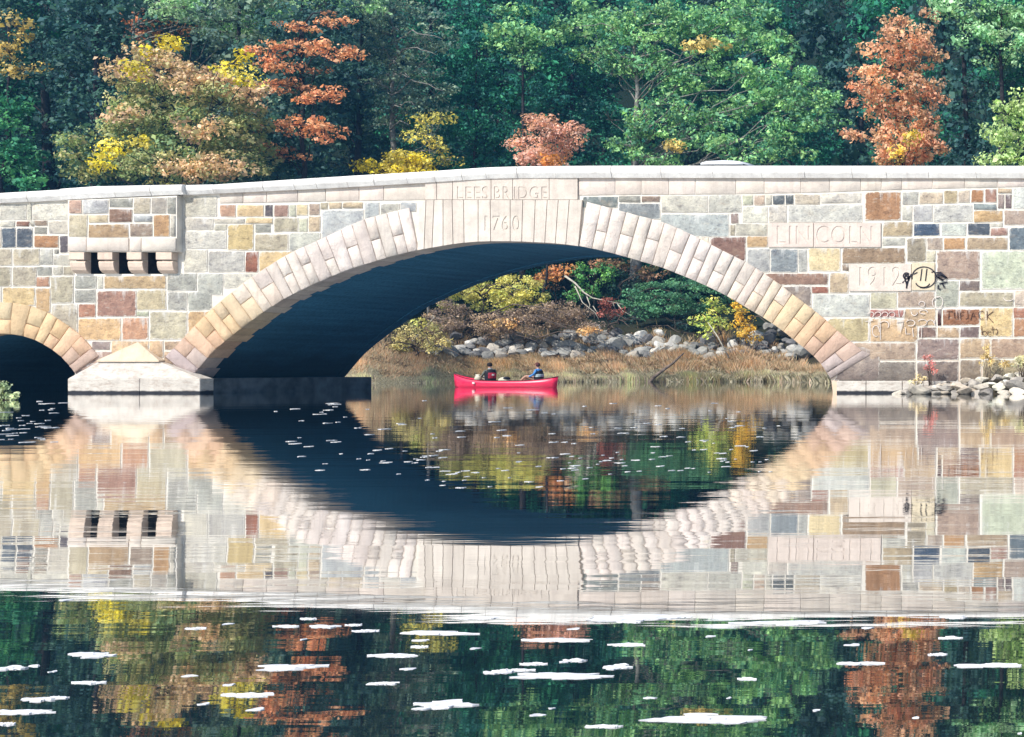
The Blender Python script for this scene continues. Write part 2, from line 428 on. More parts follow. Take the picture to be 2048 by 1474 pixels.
WALL_STONES = '''
0 408 53 440 L;54 407 64 440 G;65 405 150 440 L;-40 409 -1 440 G
0 441 32 454 L;33 442 60 453 R;61 441 69 453 G;70 441 96 452 B;97 441 149 468 G
4 455 33 496 D;34 455 67 496 D;69 454 95 469 S;69 470 119 496 O;120 470 150 507 K;-40 455 3 496 T
-40 497 25 532 V;26 497 81 532 V;81 497 107 530 Q;108 497 119 508 S;107 509 150 531 G
-40 533 24 573 V;25 533 74 573 V;75 532 105 551 S;106 532 126 551 G;127 532 150 551 V
73 553 100 574 (190,136,104);101 552 148 607 V;72 575 101 625 N;5 574 71 612 Y;-40 574 4 612 G;102 608 156 668 V
150 551 194 578 S;195 552 207 578 L;208 551 333 578 (206,176,124);149 579 193 606 S;194 580 273 634 (172,124,110);274 579 333 621 (196,182,146)
157 607 193 635 (192,130,100);156 636 243 681 (224,178,116);244 634 298 680 (212,152,112);274 622 298 633 P;299 622 375 680 (196,186,160);376 622 430 672 (208,170,112)
335 546 395 582 S;396 546 447 590 Q;335 583 375 621 S;376 583 425 621 (176,180,178)
185 682 221 701 M;222 681 298 716 (228,190,142);299 681 328 716 (222,184,138);329 682 362 700 (190,160,130)
160 702 240 742 (196,164,148);150 726 200 765 M;328 702 350 730 (206,172,144)
368 391 435 434 G;368 436 428 461 L;429 436 491 447 G;429 448 455 461 G;368 462 454 498 L;368 499 416 545 G;417 502 490 545 Q
491 503 518 545 (168,98,72);519 503 590 545 Y;455 448 509 501 (212,186,120);510 448 543 466 S;510 467 577 502 V
440 409 473 434 (204,156,128);474 409 529 434 (220,190,136);530 409 547 434 K;548 409 577 434 (174,136,124);578 409 593 434 P;594 408 617 431 (216,196,152);618 407 641 431 (190,166,150)
492 435 547 447 (226,200,148);548 435 597 464 V;598 435 616 464 P;617 432 642 464 T;578 465 642 502 Q
641 405 657 419 V;658 404 685 418 T;686 404 727 417 T;643 420 728 482 (186,194,204);729 405 760 445 (170,178,188);761 407 800 436 Q;801 404 834 424 (172,182,194)
448 546 520 576 G
1166 392 1236 416 (120,136,142);1237 391 1282 405 S;1283 391 1321 405 (168,144,130);1238 406 1321 440 (150,162,174);1322 390 1416 426 G;1417 390 1483 425 (202,204,198);1322 427 1459 474 (172,184,190)
1484 389 1507 411 P;1508 389 1531 411 (206,178,162);1532 389 1544 410 G;1545 389 1570 410 (98,108,122);1571 389 1588 410 (104,114,126);1589 388 1640 410 (220,208,186);1641 385 1723 407 L
1461 426 1477 448 M;1461 449 1471 472 V;1472 447 1536 472 G;1484 412 1536 446 L;1537 411 1575 446 L;1576 409 1725 445 (200,202,200);1420 473 1493 525 (142,104,94);1494 472 1536 495 (214,172,118);1398 473 1419 488 W
1494 497 1540 545 (170,176,180);1541 497 1596 545 (144,156,170);1597 497 1615 545 (182,186,186);1617 496 1682 543 (222,200,148);1684 495 1811 527 (166,136,108);1684 528 1698 542 B
1530 546 1657 571 (162,124,108);1659 545 1698 587 (198,174,142);1560 572 1623 616 (162,144,140);1624 573 1657 587 (172,106,86);1625 588 1739 634 (198,206,204);1740 584 1794 618 (186,182,156);1795 583 1870 616 (186,164,148)
1730 383 1803 442 (194,138,88);1804 383 1837 410 (178,178,176);1838 383 1886 408 (206,188,164);1887 381 1915 407 (204,184,144);1916 380 1941 406 (208,194,176);1942 379 1968 405 (188,130,78);1969 378 1994 406 (178,130,114);1995 388 2009 418 M;2010 388 2024 418 (128,110,116);1995 376 2024 387 T;2026 374 2075 418 (200,206,206)
1804 411 1826 441 L;1827 410 1866 444 (182,184,194);1867 410 1945 444 (196,198,202);1947 407 1994 420 (142,156,166);1947 421 2006 445 (216,172,112);2008 420 2075 451 (182,160,148)
1765 443 1825 474 (192,170,136);1765 475 1811 491 (188,190,184);1827 447 1880 472 (70,98,134);1882 446 1933 472 (192,200,200);1935 446 1980 471 (88,104,124);1981 446 2007 454 G;1981 455 2016 472 (186,140,128);2018 454 2075 500 (108,128,148)
1813 476 1853 525 (160,150,130);1854 475 1886 500 (194,176,162);1887 475 1931 500 (202,152,94);1933 474 2016 500 (190,164,134);1853 501 1872 524 (212,204,182);1873 501 1960 560 (178,150,136);1962 501 2075 579 (196,208,184)
1871 561 1918 615 (178,184,174);1919 561 1960 582 (138,120,118);1919 583 2028 613 (182,172,148);2029 580 2075 614 (206,190,174)
1740 619 1808 635 (178,110,104);1809 617 1873 653 (206,174,134);1875 617 1884 652 (96,50,50);1885 617 1959 651 (166,108,68);1960 615 2026 674 (222,190,124);2027 615 2075 636 (186,120,92);2027 637 2075 674 (200,142,96)
1655 636 1739 684 (208,190,138);1740 636 1836 684 (218,178,128);1837 654 1873 676 (150,118,112);1874 654 1919 676 (188,156,120);1920 653 1959 676 (132,110,112)
1833 677 1919 721 (158,134,132);1920 676 1981 717 (202,170,136);1982 676 2075 717 (182,152,128);1700 685 1832 721 (196,168,146);1676 722 1832 764 (168,156,150);1833 722 1918 764 (160,142,138);1919 718 1963 764 (176,158,136);1964 718 2075 764 (202,186,150)
'''
for row in WALL_STONES.strip().split('\n'):
    for s in row.split(';'):
        a = s.split(None, 4); c = a[4].strip()
        c = tuple(int(q) for q in c[1:-1].split(',')) if c[0] == '(' else c
        x0, y0, x1, y1 = map(float, a[:4])
        wide = (x1 - x0) > 60
        add_stone('wall_stone', rect(x0, y0, x1, y1), c, wall, .03, .032, .1, 9 if wide else 7, 6 if (y1 - y0) > 34 else 5, gap=.9, bev=.2)
# the wall beyond the frame, same masonry
rr = random.Random(3)
for X0, X1 in ((2076, 2290), (-420, -160)):
    y = 415 if X0 < 0 else 360
    while y < 750:
        h = rr.choice((22, 28, 36, 44)); x = X0
        while x < X1:
            w = rr.uniform(28, 90)
            if not (X0 < 0 and y > 590 and x + w > -205):
                add_stone('wall_stone', rect(x, y, min(x + w, X1), y + h), rr.choice('GSTVBMPLRY'), wall, gap=1.5)
            x += w
        y += h
# upper course of dressed blocks under the coping
UP = [440, 487, 534, 596, 652, 719, 768, 853]
UPB = [(440, 407), (600, 404), (700, 402), (853, 400), (907, 399), (1158, 391), (1300, 389.5), (1450, 389), (1650, 385), (1722, 382), (1865, 378), (2048, 374)]
def upper(xa, xb, c='W', mat='dressed', proud=.03):
    cs = [(xa, interp(UPB, xa)), (xb, interp(UPB, xb)), (xb, interp(COPB, xb) - 2), (xa, interp(COPB, xa) - 2)]
    return add_stone('course_stone', cs, c, wall, proud, .006, .1, 5, 4, mat, gap=.7, bev=.05, amp=.05)
for a, b in zip(UP[:-1], UP[1:]): upper(a, b)
RJ = [1158, 1231, 1283, 1338, 1391, 1472, 1529, 1602, 1660, 1722, 1763, 1804, 1865, 1930, 1995, 2075]
for a, b in zip(RJ[:-1], RJ[1:]): upper(a, b)
# pilaster bay carried on corbels, deep slots between them
for n0, n1 in NICHE:
    X0, X1 = wx(n0, YB), wx(n1, YB); z0, z1 = wz(548, YB), wz(504, YB)
    part('drain_slot', [(X0, YB, z0), (X1, YB, z0), (X1, YB, z1), (X0, YB, z1), (X0, YB + .5, z0), (X1, YB + .5, z0), (X1, YB + .5, z1), (X0, YB + .5, z1)], [(0, 4, 5, 1), (1, 5, 6, 2), (2, 6, 7, 3), (3, 7, 4, 0), (4, 7, 6, 5)], M['bark_dark'], wall)  # recess shade put into the slot's dark lining colour
PZ = .30
V, Fc = box(wx(149, YB), wx(366, YB), YB - PZ, YB + .02, wz(505, YB), wz(402, YB))
for q in (4, 7): V[q] = (V[q][0], V[q][1], wz(402, YB))
for q in (5, 6): V[q] = (V[q][0], V[q][1], wz(393, YB))
bay = part('corbelled_bay', V, Fc, M['mortar'], bridge)
BAY = '''151 401 178 430 (206,164,146);179 400 231 430 (202,206,216);232 398 279 417 S;232 419 279 447 (156,120,102);280 396 314 430 V;315 396 346 430 (170,164,158);347 395 365 430 S
280 431 318 446 (164,168,180);151 431 189 476 (206,196,166);190 431 231 448 (210,194,156);190 449 271 477 (196,160,116);272 447 318 475 (160,140,124);319 431 352 475 (210,160,98);353 431 365 475 G'''
for row in BAY.split('\n'):
    for s in row.split(';'):
        a = s.split(None, 4); c = a[4].strip()
        c = tuple(int(q) for q in c[1:-1].split(',')) if c[0] == '(' else c
        add_stone('wall_stone', rect(*map(float, a[:4])), c, bay, .03, .018, .1, yoff=-PZ, gap=1.3)
for xa, xb in ((151, 188), (188, 272), (273, 297), (297, 366)):
    add_stone('course_stone', rect(xa, 477, xb, 504), 'W', bay, .06, .01, .12, mat='dressed', yoff=-PZ, gap=.6, bev=.06, amp=.05)
def corbel(xa, xb):
    X0, X1 = wx(xa, YB), wx(xb, YB)
    for tier, (ya, yb, dep) in enumerate(((505.5, 521, PZ + .02), (523.5, 546, PZ - .02))):
        z1, z0 = wz(ya, YB), wz(yb, YB)
        # profile in (depth, z): rounded nose below
        if tier == 0: prof = [(0, z0), (dep - .03, z0), (dep, z0 + .03), (dep, z1 - .02), (dep - .02, z1), (0, z1)]
        else: prof = [(0, z0 - .02), (dep * .35, z0), (dep * .75, z0 + .1), (dep - .02, z0 + .24), (dep, z1 - .05), (dep - .03, z1), (0, z1)]
        n = len(prof); Vv = [(X0, YB - d, z) for d, z in prof] + [(X1, YB - d, z) for d, z in prof]
        Ff = [tuple(range(n)), tuple(range(2 * n - 1, n - 1, -1))] + [(i, i + n, (i + 1) % n + n, (i + 1) % n) for i in range(n)]
        o = part('corbel', Vv, Ff, M['dressed'], bay); o.color = (*[x * .86 for x in lin((226, 206, 188))], 1)
for xa, xb in ((152, 182), (209, 238), (267, 296), (325, 356)): corbel(xa, xb)

# --- arch rings
def ray_poly(p, n, curve):
    best = None
    for a, b in zip(curve[:-1], curve[1:]):
        d = b - a; den = n[0] * (-d[1]) + n[1] * d[0]
        if abs(den) < 1e-9: continue
        w = a - p; s = (w[0] * (-d[1]) + w[1] * d[0]) / den; u = (n[0] * w[1] - n[1] * w[0]) / den
        if s > 5 and -1e-6 <= u <= 1 + 1e-6 and (best is None or s < best): best = s
    return best
def ring(intr, extr, s0, s1, widths, parent, pal, thick=95, flip=1, seed=0):
    r = random.Random(seed)
    seg = np.r_[0, np.cumsum(np.hypot(*np.diff(intr, axis=0).T))]
    def at(s):
        p = np.array([np.interp(s, seg, intr[:, 0]), np.interp(s, seg, intr[:, 1])])
        q = np.array([np.interp(min(s + 8, seg[-1]), seg, intr[:, 0]), np.interp(min(s + 8, seg[-1]), seg, intr[:, 1])]) - \
            np.array([np.interp(max(s - 8, 0), seg, intr[:, 0]), np.interp(max(s - 8, 0), seg, intr[:, 1])])
        q /= np.hypot(*q); n = np.array([q[1], -q[0]])
        L = ray_poly(p, n, extr)
        if L is None or L > thick * 1.35: L = thick
        return p, n, L
    s = s0; k = 0
    while s < s1 - 4:
        w = r.uniform(*widths); e = min(s + w, s1)
        if s1 - e < widths[0] * .5: e = s1
        p0, n0, L0 = at(s); p1, n1, L1 = at(e)
        cuts = [(0, 1)] if k % 2 == 0 else [(0, .5 + r.uniform(-.07, .07)), None]
        if cuts[-1] is None: cuts[-1] = (cuts[0][1], 1)
        for ca, cb in cuts:
            c = [p0 + n0 * L0 * ca, p1 + n1 * L1 * ca, p1 + n1 * L1 * cb, p0 + n0 * L0 * cb]
            c = [(q[0], q[1]) for q in c]
            my = sum(q[1] for q in c) / 4
            add_stone('voussoir', c, pal(my, r), parent, .095, .034, r.uniform(.8, .9) if k % 2 else r.uniform(.95, 1.08), 5, 7 if cb - ca > .8 else 5, 'rockface', gap=.6, bev=.10, amp=.05)
        s = e; k += 1
    return
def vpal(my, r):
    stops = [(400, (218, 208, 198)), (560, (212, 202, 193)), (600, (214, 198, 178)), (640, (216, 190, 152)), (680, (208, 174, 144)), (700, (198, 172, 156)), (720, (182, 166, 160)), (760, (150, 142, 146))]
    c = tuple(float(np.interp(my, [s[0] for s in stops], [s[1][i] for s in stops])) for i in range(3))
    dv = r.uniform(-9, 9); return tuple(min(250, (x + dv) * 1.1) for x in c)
segl = np.r_[0, np.cumsum(np.hypot(*np.diff(INTR, axis=0).T))]
sA = float(np.interp(838, INTR[:, 0], segl)); sB = float(np.interp(1160, INTR[:, 0], segl))
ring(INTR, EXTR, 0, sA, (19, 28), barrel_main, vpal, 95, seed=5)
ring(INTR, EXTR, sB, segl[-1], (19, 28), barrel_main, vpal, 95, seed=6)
segq = np.r_[0, np.cumsum(np.hypot(*np.diff(LINTR, axis=0).T))]
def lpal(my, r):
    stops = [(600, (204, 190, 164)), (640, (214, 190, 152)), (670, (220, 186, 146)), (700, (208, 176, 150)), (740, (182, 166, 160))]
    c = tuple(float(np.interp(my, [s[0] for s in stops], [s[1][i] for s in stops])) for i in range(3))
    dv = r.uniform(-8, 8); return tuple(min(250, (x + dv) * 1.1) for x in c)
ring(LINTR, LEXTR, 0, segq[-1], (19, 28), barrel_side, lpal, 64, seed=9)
# springer blocks
add_stone('springer', [(334, 716), (388, 757), (384, 757), (330, 712)], 'M', barrel_main, .06, .01, .5, mat='dressed')
add_stone('springer', [(1668, 762), (1760, 762), (1760, 700), (1706, 690)], (168, 150, 146), barrel_main, .04, .02, .5, mat='stone')

# --- engraving: dressed blocks whose face is pierced by letter-shaped grooves
def letter_splines(body):
    cu = bpy.data.curves.new('t', 'FONT'); cu.body = body; cu.space_character = 1.12; cu.offset = -.004
    o = bpy.data.objects.new('t', cu); col.objects.link(o)
    for q in bpy.context.selected_objects: q.select_set(False)
    bpy.context.view_layer.objects.active = o; o.select_set(True); bpy.ops.object.convert(target='CURVE')
    o = bpy.context.view_layer.objects.active; out = []
    for sp in o.data.splines:
        pts = []; bp = sp.bezier_points; n = len(bp)
        for k in range(n):
            a, b = bp[k], bp[(k + 1) % n]
            for q in range(5):
                t_ = q / 5; u = 1 - t_
                v = a.co * u ** 3 + a.handle_right * 3 * u * u * t_ + b.handle_left * 3 * u * t_ * t_ + b.co * t_ ** 3
                if not pts or (Vector(pts[-1]) - Vector(v[:2])).length > 1e-4: pts.append((v.x, v.y))
        out.append(pts)
    bpy.data.objects.remove(o); return out
def engraved(name, corners, colr, text, parent, proud=.04, back=.1):
    """corners bl, br, tr, tl in photograph pixels; text = (body, px, py, width, height) or None"""
    g = .024 if text else 0
    c = corners; Vv = [fpt(x, y, YB - proud + g) for x, y in c] + [fpt(x, y, YB + back) for x, y in c]
    Ff = [(0, 1, 2, 3), (7, 6, 5, 4), (0, 4, 5, 1), (1, 5, 6, 2), (2, 6, 7, 3), (3, 7, 4, 0)]
    if text:
        body, px, py, w, h = text; sp = letter_splines(body)
        A = np.concatenate([np.array(q) for q in sp]); lo, hi = A.min(0), A.max(0)
        cu = bpy.data.curves.new('plate', 'CURVE'); cu.dimensions = '2D'; cu.fill_mode = 'BOTH'; cu.extrude = g / 2
        loops = [[(x, -y) for x, y in c]] + [[(px + ((x - lo[0]) / (hi[0] - lo[0]) - .5) * w, -(py - ((y - lo[1]) / (hi[1] - lo[1]) - .5) * h)) for x, y in q] for q in sp]
        for lp in loops:
            s_ = cu.splines.new('POLY'); s_.points.add(len(lp) - 1); s_.use_cyclic_u = True
            for p_, (x, y) in zip(s_.points, lp): p_.co = (x, y, 0, 1)
        o = bpy.data.objects.new('plate', cu); col.objects.link(o)
        dg = bpy.context.evaluated_depsgraph_get(); dg.update(); m = bpy.data.meshes.new_from_object(o.evaluated_get(dg)); bpy.data.objects.remove(o)
        n = len(Vv)
        for v in m.vertices: Vv.append(fpt(v.co.x, -v.co.y, YB - proud + g / 2 - v.co.z))
        Ff += [tuple(n + q for q in p_.vertices) for p_ in m.polygons]
    o = part(name, Vv, Ff, M['dressed'], parent)
    o.color = (*[x * .86 for x in lin(PAL[colr] if isinstance(colr, str) else colr)], 1)
    return o
for xa, xb, tx in ((853, 876, None), (876, 908, None), (908, 985, ('LEES', 948, 386, 62, 25)), (985, 1028, ('BR', 1007, 386, 32, 25)), (1028, 1101, ('IDGE', 1064, 386, 66, 25)), (1101, 1158, None)):
    cs = [(xa + .6, 399.5), (xb - .6, 399.5), (xb - .6, interp(COPB, xb) - 2), (xa + .6, interp(COPB, xa) - 2)]
    engraved('name_stone', cs, (221, 210, 198), tx, wall, .098)
KJ = [838, 852, 868, 890, 910, 932, 960, 985, 1024, 1047, 1071, 1093, 1114, 1135, 1160]
KT = [842, 856, 872, 890, 908, 931, 960, 984, 1024, 1049, 1074, 1098, 1120, 1142, 1168]
KTX = {6: ('1', 976, 447, 6, 30), 7: ('76', 1005, 447, 32, 30), 8: ('0', 1036, 447, 15, 30)}
for i in range(len(KJ) - 1):
    yb = [float(np.interp(q, INTR[:, 0], INTR[:, 1])) for q in (KJ[i], KJ[i + 1])]
    tone = random.Random(i).uniform(-10, 8)
    yt = 413 if i == 0 else 400.5
    engraved('keystone', [(KJ[i] + .7, yb[0]), (KJ[i + 1] - .7, yb[1]), (KT[i + 1] - .7, 400.5), (KT[i] + .7, yt)], (222 + tone, 212 + tone, 200 + tone), KTX.get(i), barrel_main, .125, .8)
for xa, xb, tx in ((1537, 1628, ('LIN', 1588, 470, 66, 36)), (1628, 1763, ('COLN', 1690, 470, 112, 36))):
    engraved('name_stone', [(xa + .7, 494), (xb - .7, 494), (xb - .7, 446), (xa + .7, 446)], (222, 208, 197), tx, wall, .062)
engraved('date_stone', [(1699, 582), (1823, 582), (1823, 528), (1699, 528)], (222, 210, 198), ('1912', 1762, 553, 84, 38), wall, .062)
engraved('date_stone', [(1824.4, 580), (1870, 580), (1870, 526), (1824.4, 526)], (220, 206, 178), None, wall, .062)

# --- graffiti: thin painted strokes lying on the stones
M['black_paint'] = simple('black_paint', (.012, .010, .018), .6); M['white_paint'] = simple('white_paint', (.75, .73, .72), .7); M['faded_paint'] = simple('faded_white_paint', (.62, .55, .50), .8, .2, 3, .25)
M['brown_paint'] = simple('brown_paint', (.10, .045, .03), .7)
def strokes(name, lines, width, mat, d=.078):
    Vv, Ff = [], []
    for ln in lines:
        pts = [Vector(p) for p in ln]
        for i, p in enumerate(pts):
            t_ = (pts[min(i + 1, len(pts) - 1)] - pts[max(0, i - 1)])
            t_ = t_.normalized() if t_.length > 0 else Vector((1, 0)); nn = Vector((-t_.y, t_.x)) * width / 2
            for q in (p + nn, p - nn): Vv += [fpt(q.x, q.y, YB - d), fpt(q.x, q.y, YB - d + .02)]
            if i:
                a = len(Vv) - 8
                Ff += [(a, a + 2, a + 6, a + 4), (a, a + 4, a + 5, a + 1), (a + 2, a + 3, a + 7, a + 6)]
    return part(name, Vv, Ff, mat, wall)
def arc(cx, cy, rx, ry, a0, a1, n=14):
    return [(cx + rx * math.cos(math.radians(a0 + (a1 - a0) * i / n)), cy + ry * math.sin(math.radians(a0 + (a1 - a0) * i / n))) for i in range(n + 1)]
strokes('graffiti_face', [arc(1849, 555, 24, 21, 170, 470, 26), [(1845, 538), (1842, 562)], [(1855, 538), (1852, 562)], arc(1847, 562, 15, 13, 25, 160), [(1864, 545), (1870, 543)], [(1836, 545), (1828, 549)]], 2.2, M['black_paint'])
strokes('graffiti_scrawl', [arc(1814, 552, 6, 6, 0, 330), arc(1815, 557, 4, 8, 90, 400), [(1806, 566), (1812, 560), (1815, 576), (1818, 560), (1824, 548)], [(1816, 562), (1814, 577)], [(1812, 549), (1820, 560)],
    [(1872, 546), (1882, 545), (1895, 556), (1886, 552), (1874, 550)], [(1873, 552), (1886, 561), (1893, 557), (1880, 547)], [(1876, 555), (1888, 560)], [(1878, 570), (1877, 577), (1882, 579)], [(1880, 568), (1896, 564)], [(1885, 566), (1890, 575)]], 2.8, M['black_paint'])
wl_ = []
x = 1743
for k in range(4): wl_.append(arc(x, 629, 6, 5, 180, 420 + 30 * k)); x += 14
wl_ += [[(1798, 620), (1800, 634)], [(1812, 622), (1806, 634)], arc(1830, 625, 6, 6, 0, 190), arc(1848, 624, 8, 4, 60, 380), arc(1845, 608, 6, 5, 150, 480), arc(1874, 605, 8, 11, 60, 300), arc(1878, 604, 9, 11, 250, 440)]
wl_ += [[(1732, 643), (1747, 641)], [(1739, 643), (1738, 678)], arc(1753, 662, 7, 11, 60, 370), [(1762, 643), (1762, 680)], arc(1770, 650, 9, 8, 200, 400), [(1795, 645), (1808, 642), (1802, 665)], arc(1822, 646, 9, 6, 200, 480), arc(1846, 645, 9, 6, 200, 450), arc(1862, 647, 7, 7, 170, 360), [(1870, 640), (1871, 650)], [(1812, 655), (1813, 668), (1822, 668)], [(1826, 656), (1828, 674)], [(1845, 654), (1844, 676)]]
wl_ += [arc(2018, 593, 11, 9, 0, 170), arc(2046, 590, 9, 12, 0, 80)]
for k_ in range(0, len(wl_), 4): strokes('graffiti_scribble', wl_[k_:k_ + 4], 1.15, M['faded_paint'])
strokes('graffiti_name', [[(1895, 624), (1906, 622)], [(1899, 622), (1898, 639)], [(1909, 623), (1910, 636), (1916, 637), (1916, 623)], [(1922, 638), (1921, 624), (1929, 623)], [(1921, 630), (1928, 630)], [(1936, 622), (1937, 636), (1932, 638)], [(1942, 640), (1947, 624), (1953, 638)], [(1944, 632), (1951, 632)], arc(1964, 630, 6, 8, 320, 60), [(1975, 622), (1975, 640)], [(1987, 623), (1975, 632), (1988, 646)]], 1.2, M['brown_paint'])
strokes('graffiti_word', [[(1964, 652), (1965, 670)], arc(1970, 666, 4, 4, 0, 360), arc(1979, 666, 4, 4, 320, 40), [(1986, 653), (1987, 668)], [(1982, 658), (1991, 658)], arc(1993, 663, 3, 5, 250, 480)], .9, M['brown_paint'])

# --- coping stones
CJ = [-420, -340, -260, -170, -80, 0, 63, 136, 200, 246, 317, 380, 435, 534, 596, 640, 702, 755, 821, 876, 930, 978, 1040, 1116, 1228, 1327, 1430, 1527, 1613, 1708, 1776, 1860, 1955, 2060, 2150, 2260, 2400]
rc = random.Random(4)
for a, b in zip(CJ[:-1], CJ[1:]):
    g = .45
    X0, X1 = wx(a + g, YB), wx(b - g, YB)
    Vv = []
    prj = .24 + rc.uniform(-.012, .012) + (PZ * .6 if a >= 130 and b <= 381 else 0)
    for px, X in ((a, X0), (b, X1)):
        zt = wz(interp(COPT, px), YB); zb = wz(interp(COPB, px), YB); h = zt - zb
        for d, z in ((-.62, zb), (.02, zb), (prj - .10, zb + .0), (prj - .015, zb + h * .36), (prj, zb + h * .46), (prj, zt - .09), (prj - .05, zt - .02), (prj - .14, zt), (-.5, zt + .0), (-.62, zt - .1)):
            Vv.append((X, YB - d, z))
    n = 10
    Ff = [tuple(range(n)), tuple(range(2 * n - 1, n - 1, -1))] + [(i, i + n, (i + 1) % n + n, (i + 1) % n) for i in range(n)]
    o = part('coping_stone', Vv, Ff, M['dressed'], bridge)
    kk = rc.uniform(-7, 6); o.color = (*[x * .9 for x in lin((247 + kk, 245 + kk, 240 + kk))], 1)
# rear coping, plain
for a, b in zip(range(-420, 2600, 180), range(-240, 2700, 180)):
    Vv = []
    for px, X in ((a, wx(a + .4, YB)), (b, wx(b - .4, YB))):
        zt = wz(interp(COPT, px), YB) - .22; zb = wz(interp(COPB, px), YB)
        for d, z in ((-.62, zb), (.18, zb), (.2, zt - .05), (.15, zt), (-.6, zt)): Vv.append((X, YR + d, z))
    n = 5
    o = part('rear_coping_stone', Vv, [tuple(range(n - 1, -1, -1)), tuple(range(n, 2 * n))] + [(i, (i + 1) % n, (i + 1) % n + n, i + n) for i in range(n)], M['dressed'], bridge)
    o.color = (*lin((228, 224, 216)), 1)

# --- pier footing with weathered cap
def footing_stone():
    t = NT('footing_granite'); pos = t.n('ShaderNodeNewGeometry').outputs['Position']
    f = t.noise(pos, 2.2, 6, .65); g = t.noise(t.mapping(pos, (1, 1, 3)), 4, 5, .7)
    c = t.mix(t.ramp(f, [(.3, 0.0), (.7, 1.0)]), lin((172, 164, 154)), lin((206, 198, 186)))
    c = t.mix(t.ramp(g, [(.35, .6), (.5, 0.0)]), c, lin((150, 132, 118)))
    sep = t.n('ShaderNodeSeparateXYZ'); t.l(pos, sep.inputs[0])
    waterline_shade = t.ramp(t.math('ADD', sep.outputs[2], t.math('MULTIPLY', f, .10)), [(.12, 1.0), (.17, 0.0)])  # dark waterline band: the undercut's shadow put into the stone colour
    c = t.mix(waterline_shade, c, (.022, .022, .026))
    t.bump(g, .7, .05); return t.done(c, .8, .3)
M['footing'] = footing_stone()
FX0, FX1, FYF = wx(135, 59.4), wx(400, 59.4), 59.4
FT = wz(757, FYF)
mid = wx(279, FYF)
for xa, xb in ((FX0, mid - .006), (mid + .006, FX1)):
    bm = bmesh.new()
    Vv, Ff = box(xa, xb, FYF, FYF + .7, -.8, FT)
    o = part('footing_block', Vv, Ff, M['footing'], bridge)
    md = o.modifiers.new('bevel', 'BEVEL'); md.width = .035; md.segments = 2
Vv, Ff = box(FX0, FX1, FYF + .705, YR + .6, -.8, FT)
M['darkened'] = simple('shaded_granite', (.085, .10, .115), .8, .3, 1.6, .55)  # under-arch shade put into the ledge's dark base colour
part('pier_footing', Vv, Ff, M['darkened'], bridge)
zt1 = wz(724, YB)
tl, tr = wx(205, YB), wx(330, YB)
part('footing_cap', [(FX0 + .02, FYF + .02, FT), (FX1 - .02, FYF + .02, FT), (FX1 - .02, YB + .05, FT), (FX0 + .02, YB + .05, FT), (tl, YB - .22, zt1), (tr, YB - .22, zt1), (tr, YB + .05, zt1), (tl, YB + .05, zt1)],
     [(0, 1, 5, 4), (1, 2, 6, 5), (3, 0, 4, 7), (4, 5, 6, 7), (2, 3, 7, 6)], M['footing'], bridge)
ap = wx(277, YB); za = wz(684, YB)
pc = part('pyramid_cap', [(tl + .02, YB - .30, zt1 + .005), (tr - .0, YB - .30, zt1 + .005), (tr - .0, YB + .05, zt1 + .005), (tl + .02, YB + .05, zt1 + .005), (tl + .02, YB - .30, zt1 + .06), (tr, YB - .30, zt1 + .06), (ap, YB - .03, za), (tr, YB + .05, zt1 + .07), (tl + .02, YB + .05, zt1 + .06), (ap, YB + .05, za)],
     [(0, 1, 5, 4), (4, 5, 6), (5, 7, 9, 6), (1, 2, 7, 5), (3, 0, 4, 8), (8, 4, 6, 9)], M['dressed'], bridge)
pc.color = (*[x * .84 for x in lin((226, 208, 182))], 1)
# pier and abutment cores, so that the vaults stand on something
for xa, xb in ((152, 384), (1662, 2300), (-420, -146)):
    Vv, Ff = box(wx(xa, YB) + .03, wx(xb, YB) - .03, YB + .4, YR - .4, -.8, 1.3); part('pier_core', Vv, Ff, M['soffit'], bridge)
# ledge at the foot of the far abutment
for xa, xb in ((1681, 1740), (1740, 1812), (1812, 1900)):
    Vv, Ff = box(wx(xa, YB) + .006, wx(xb, YB) - .006, YB - .45, YB + .3, -.6, wz(762, YB - .45)); o = part('footing_block', Vv, Ff, M['footing'], bridge)
    md = o.modifiers.new('bevel', 'BEVEL'); md.width = .03; md.segments = 2

def on_bank(px, d):
    """a ground point seen at column px, d metres inland from the waterline"""
    Y = 72.0
    while Y < 150:
        X = wx(px, Y)
        if float(shore_dist(np.array([X]), np.array([Y]))[0]) >= d: return X, Y
        Y += .15
    return wx(px, Y), Y
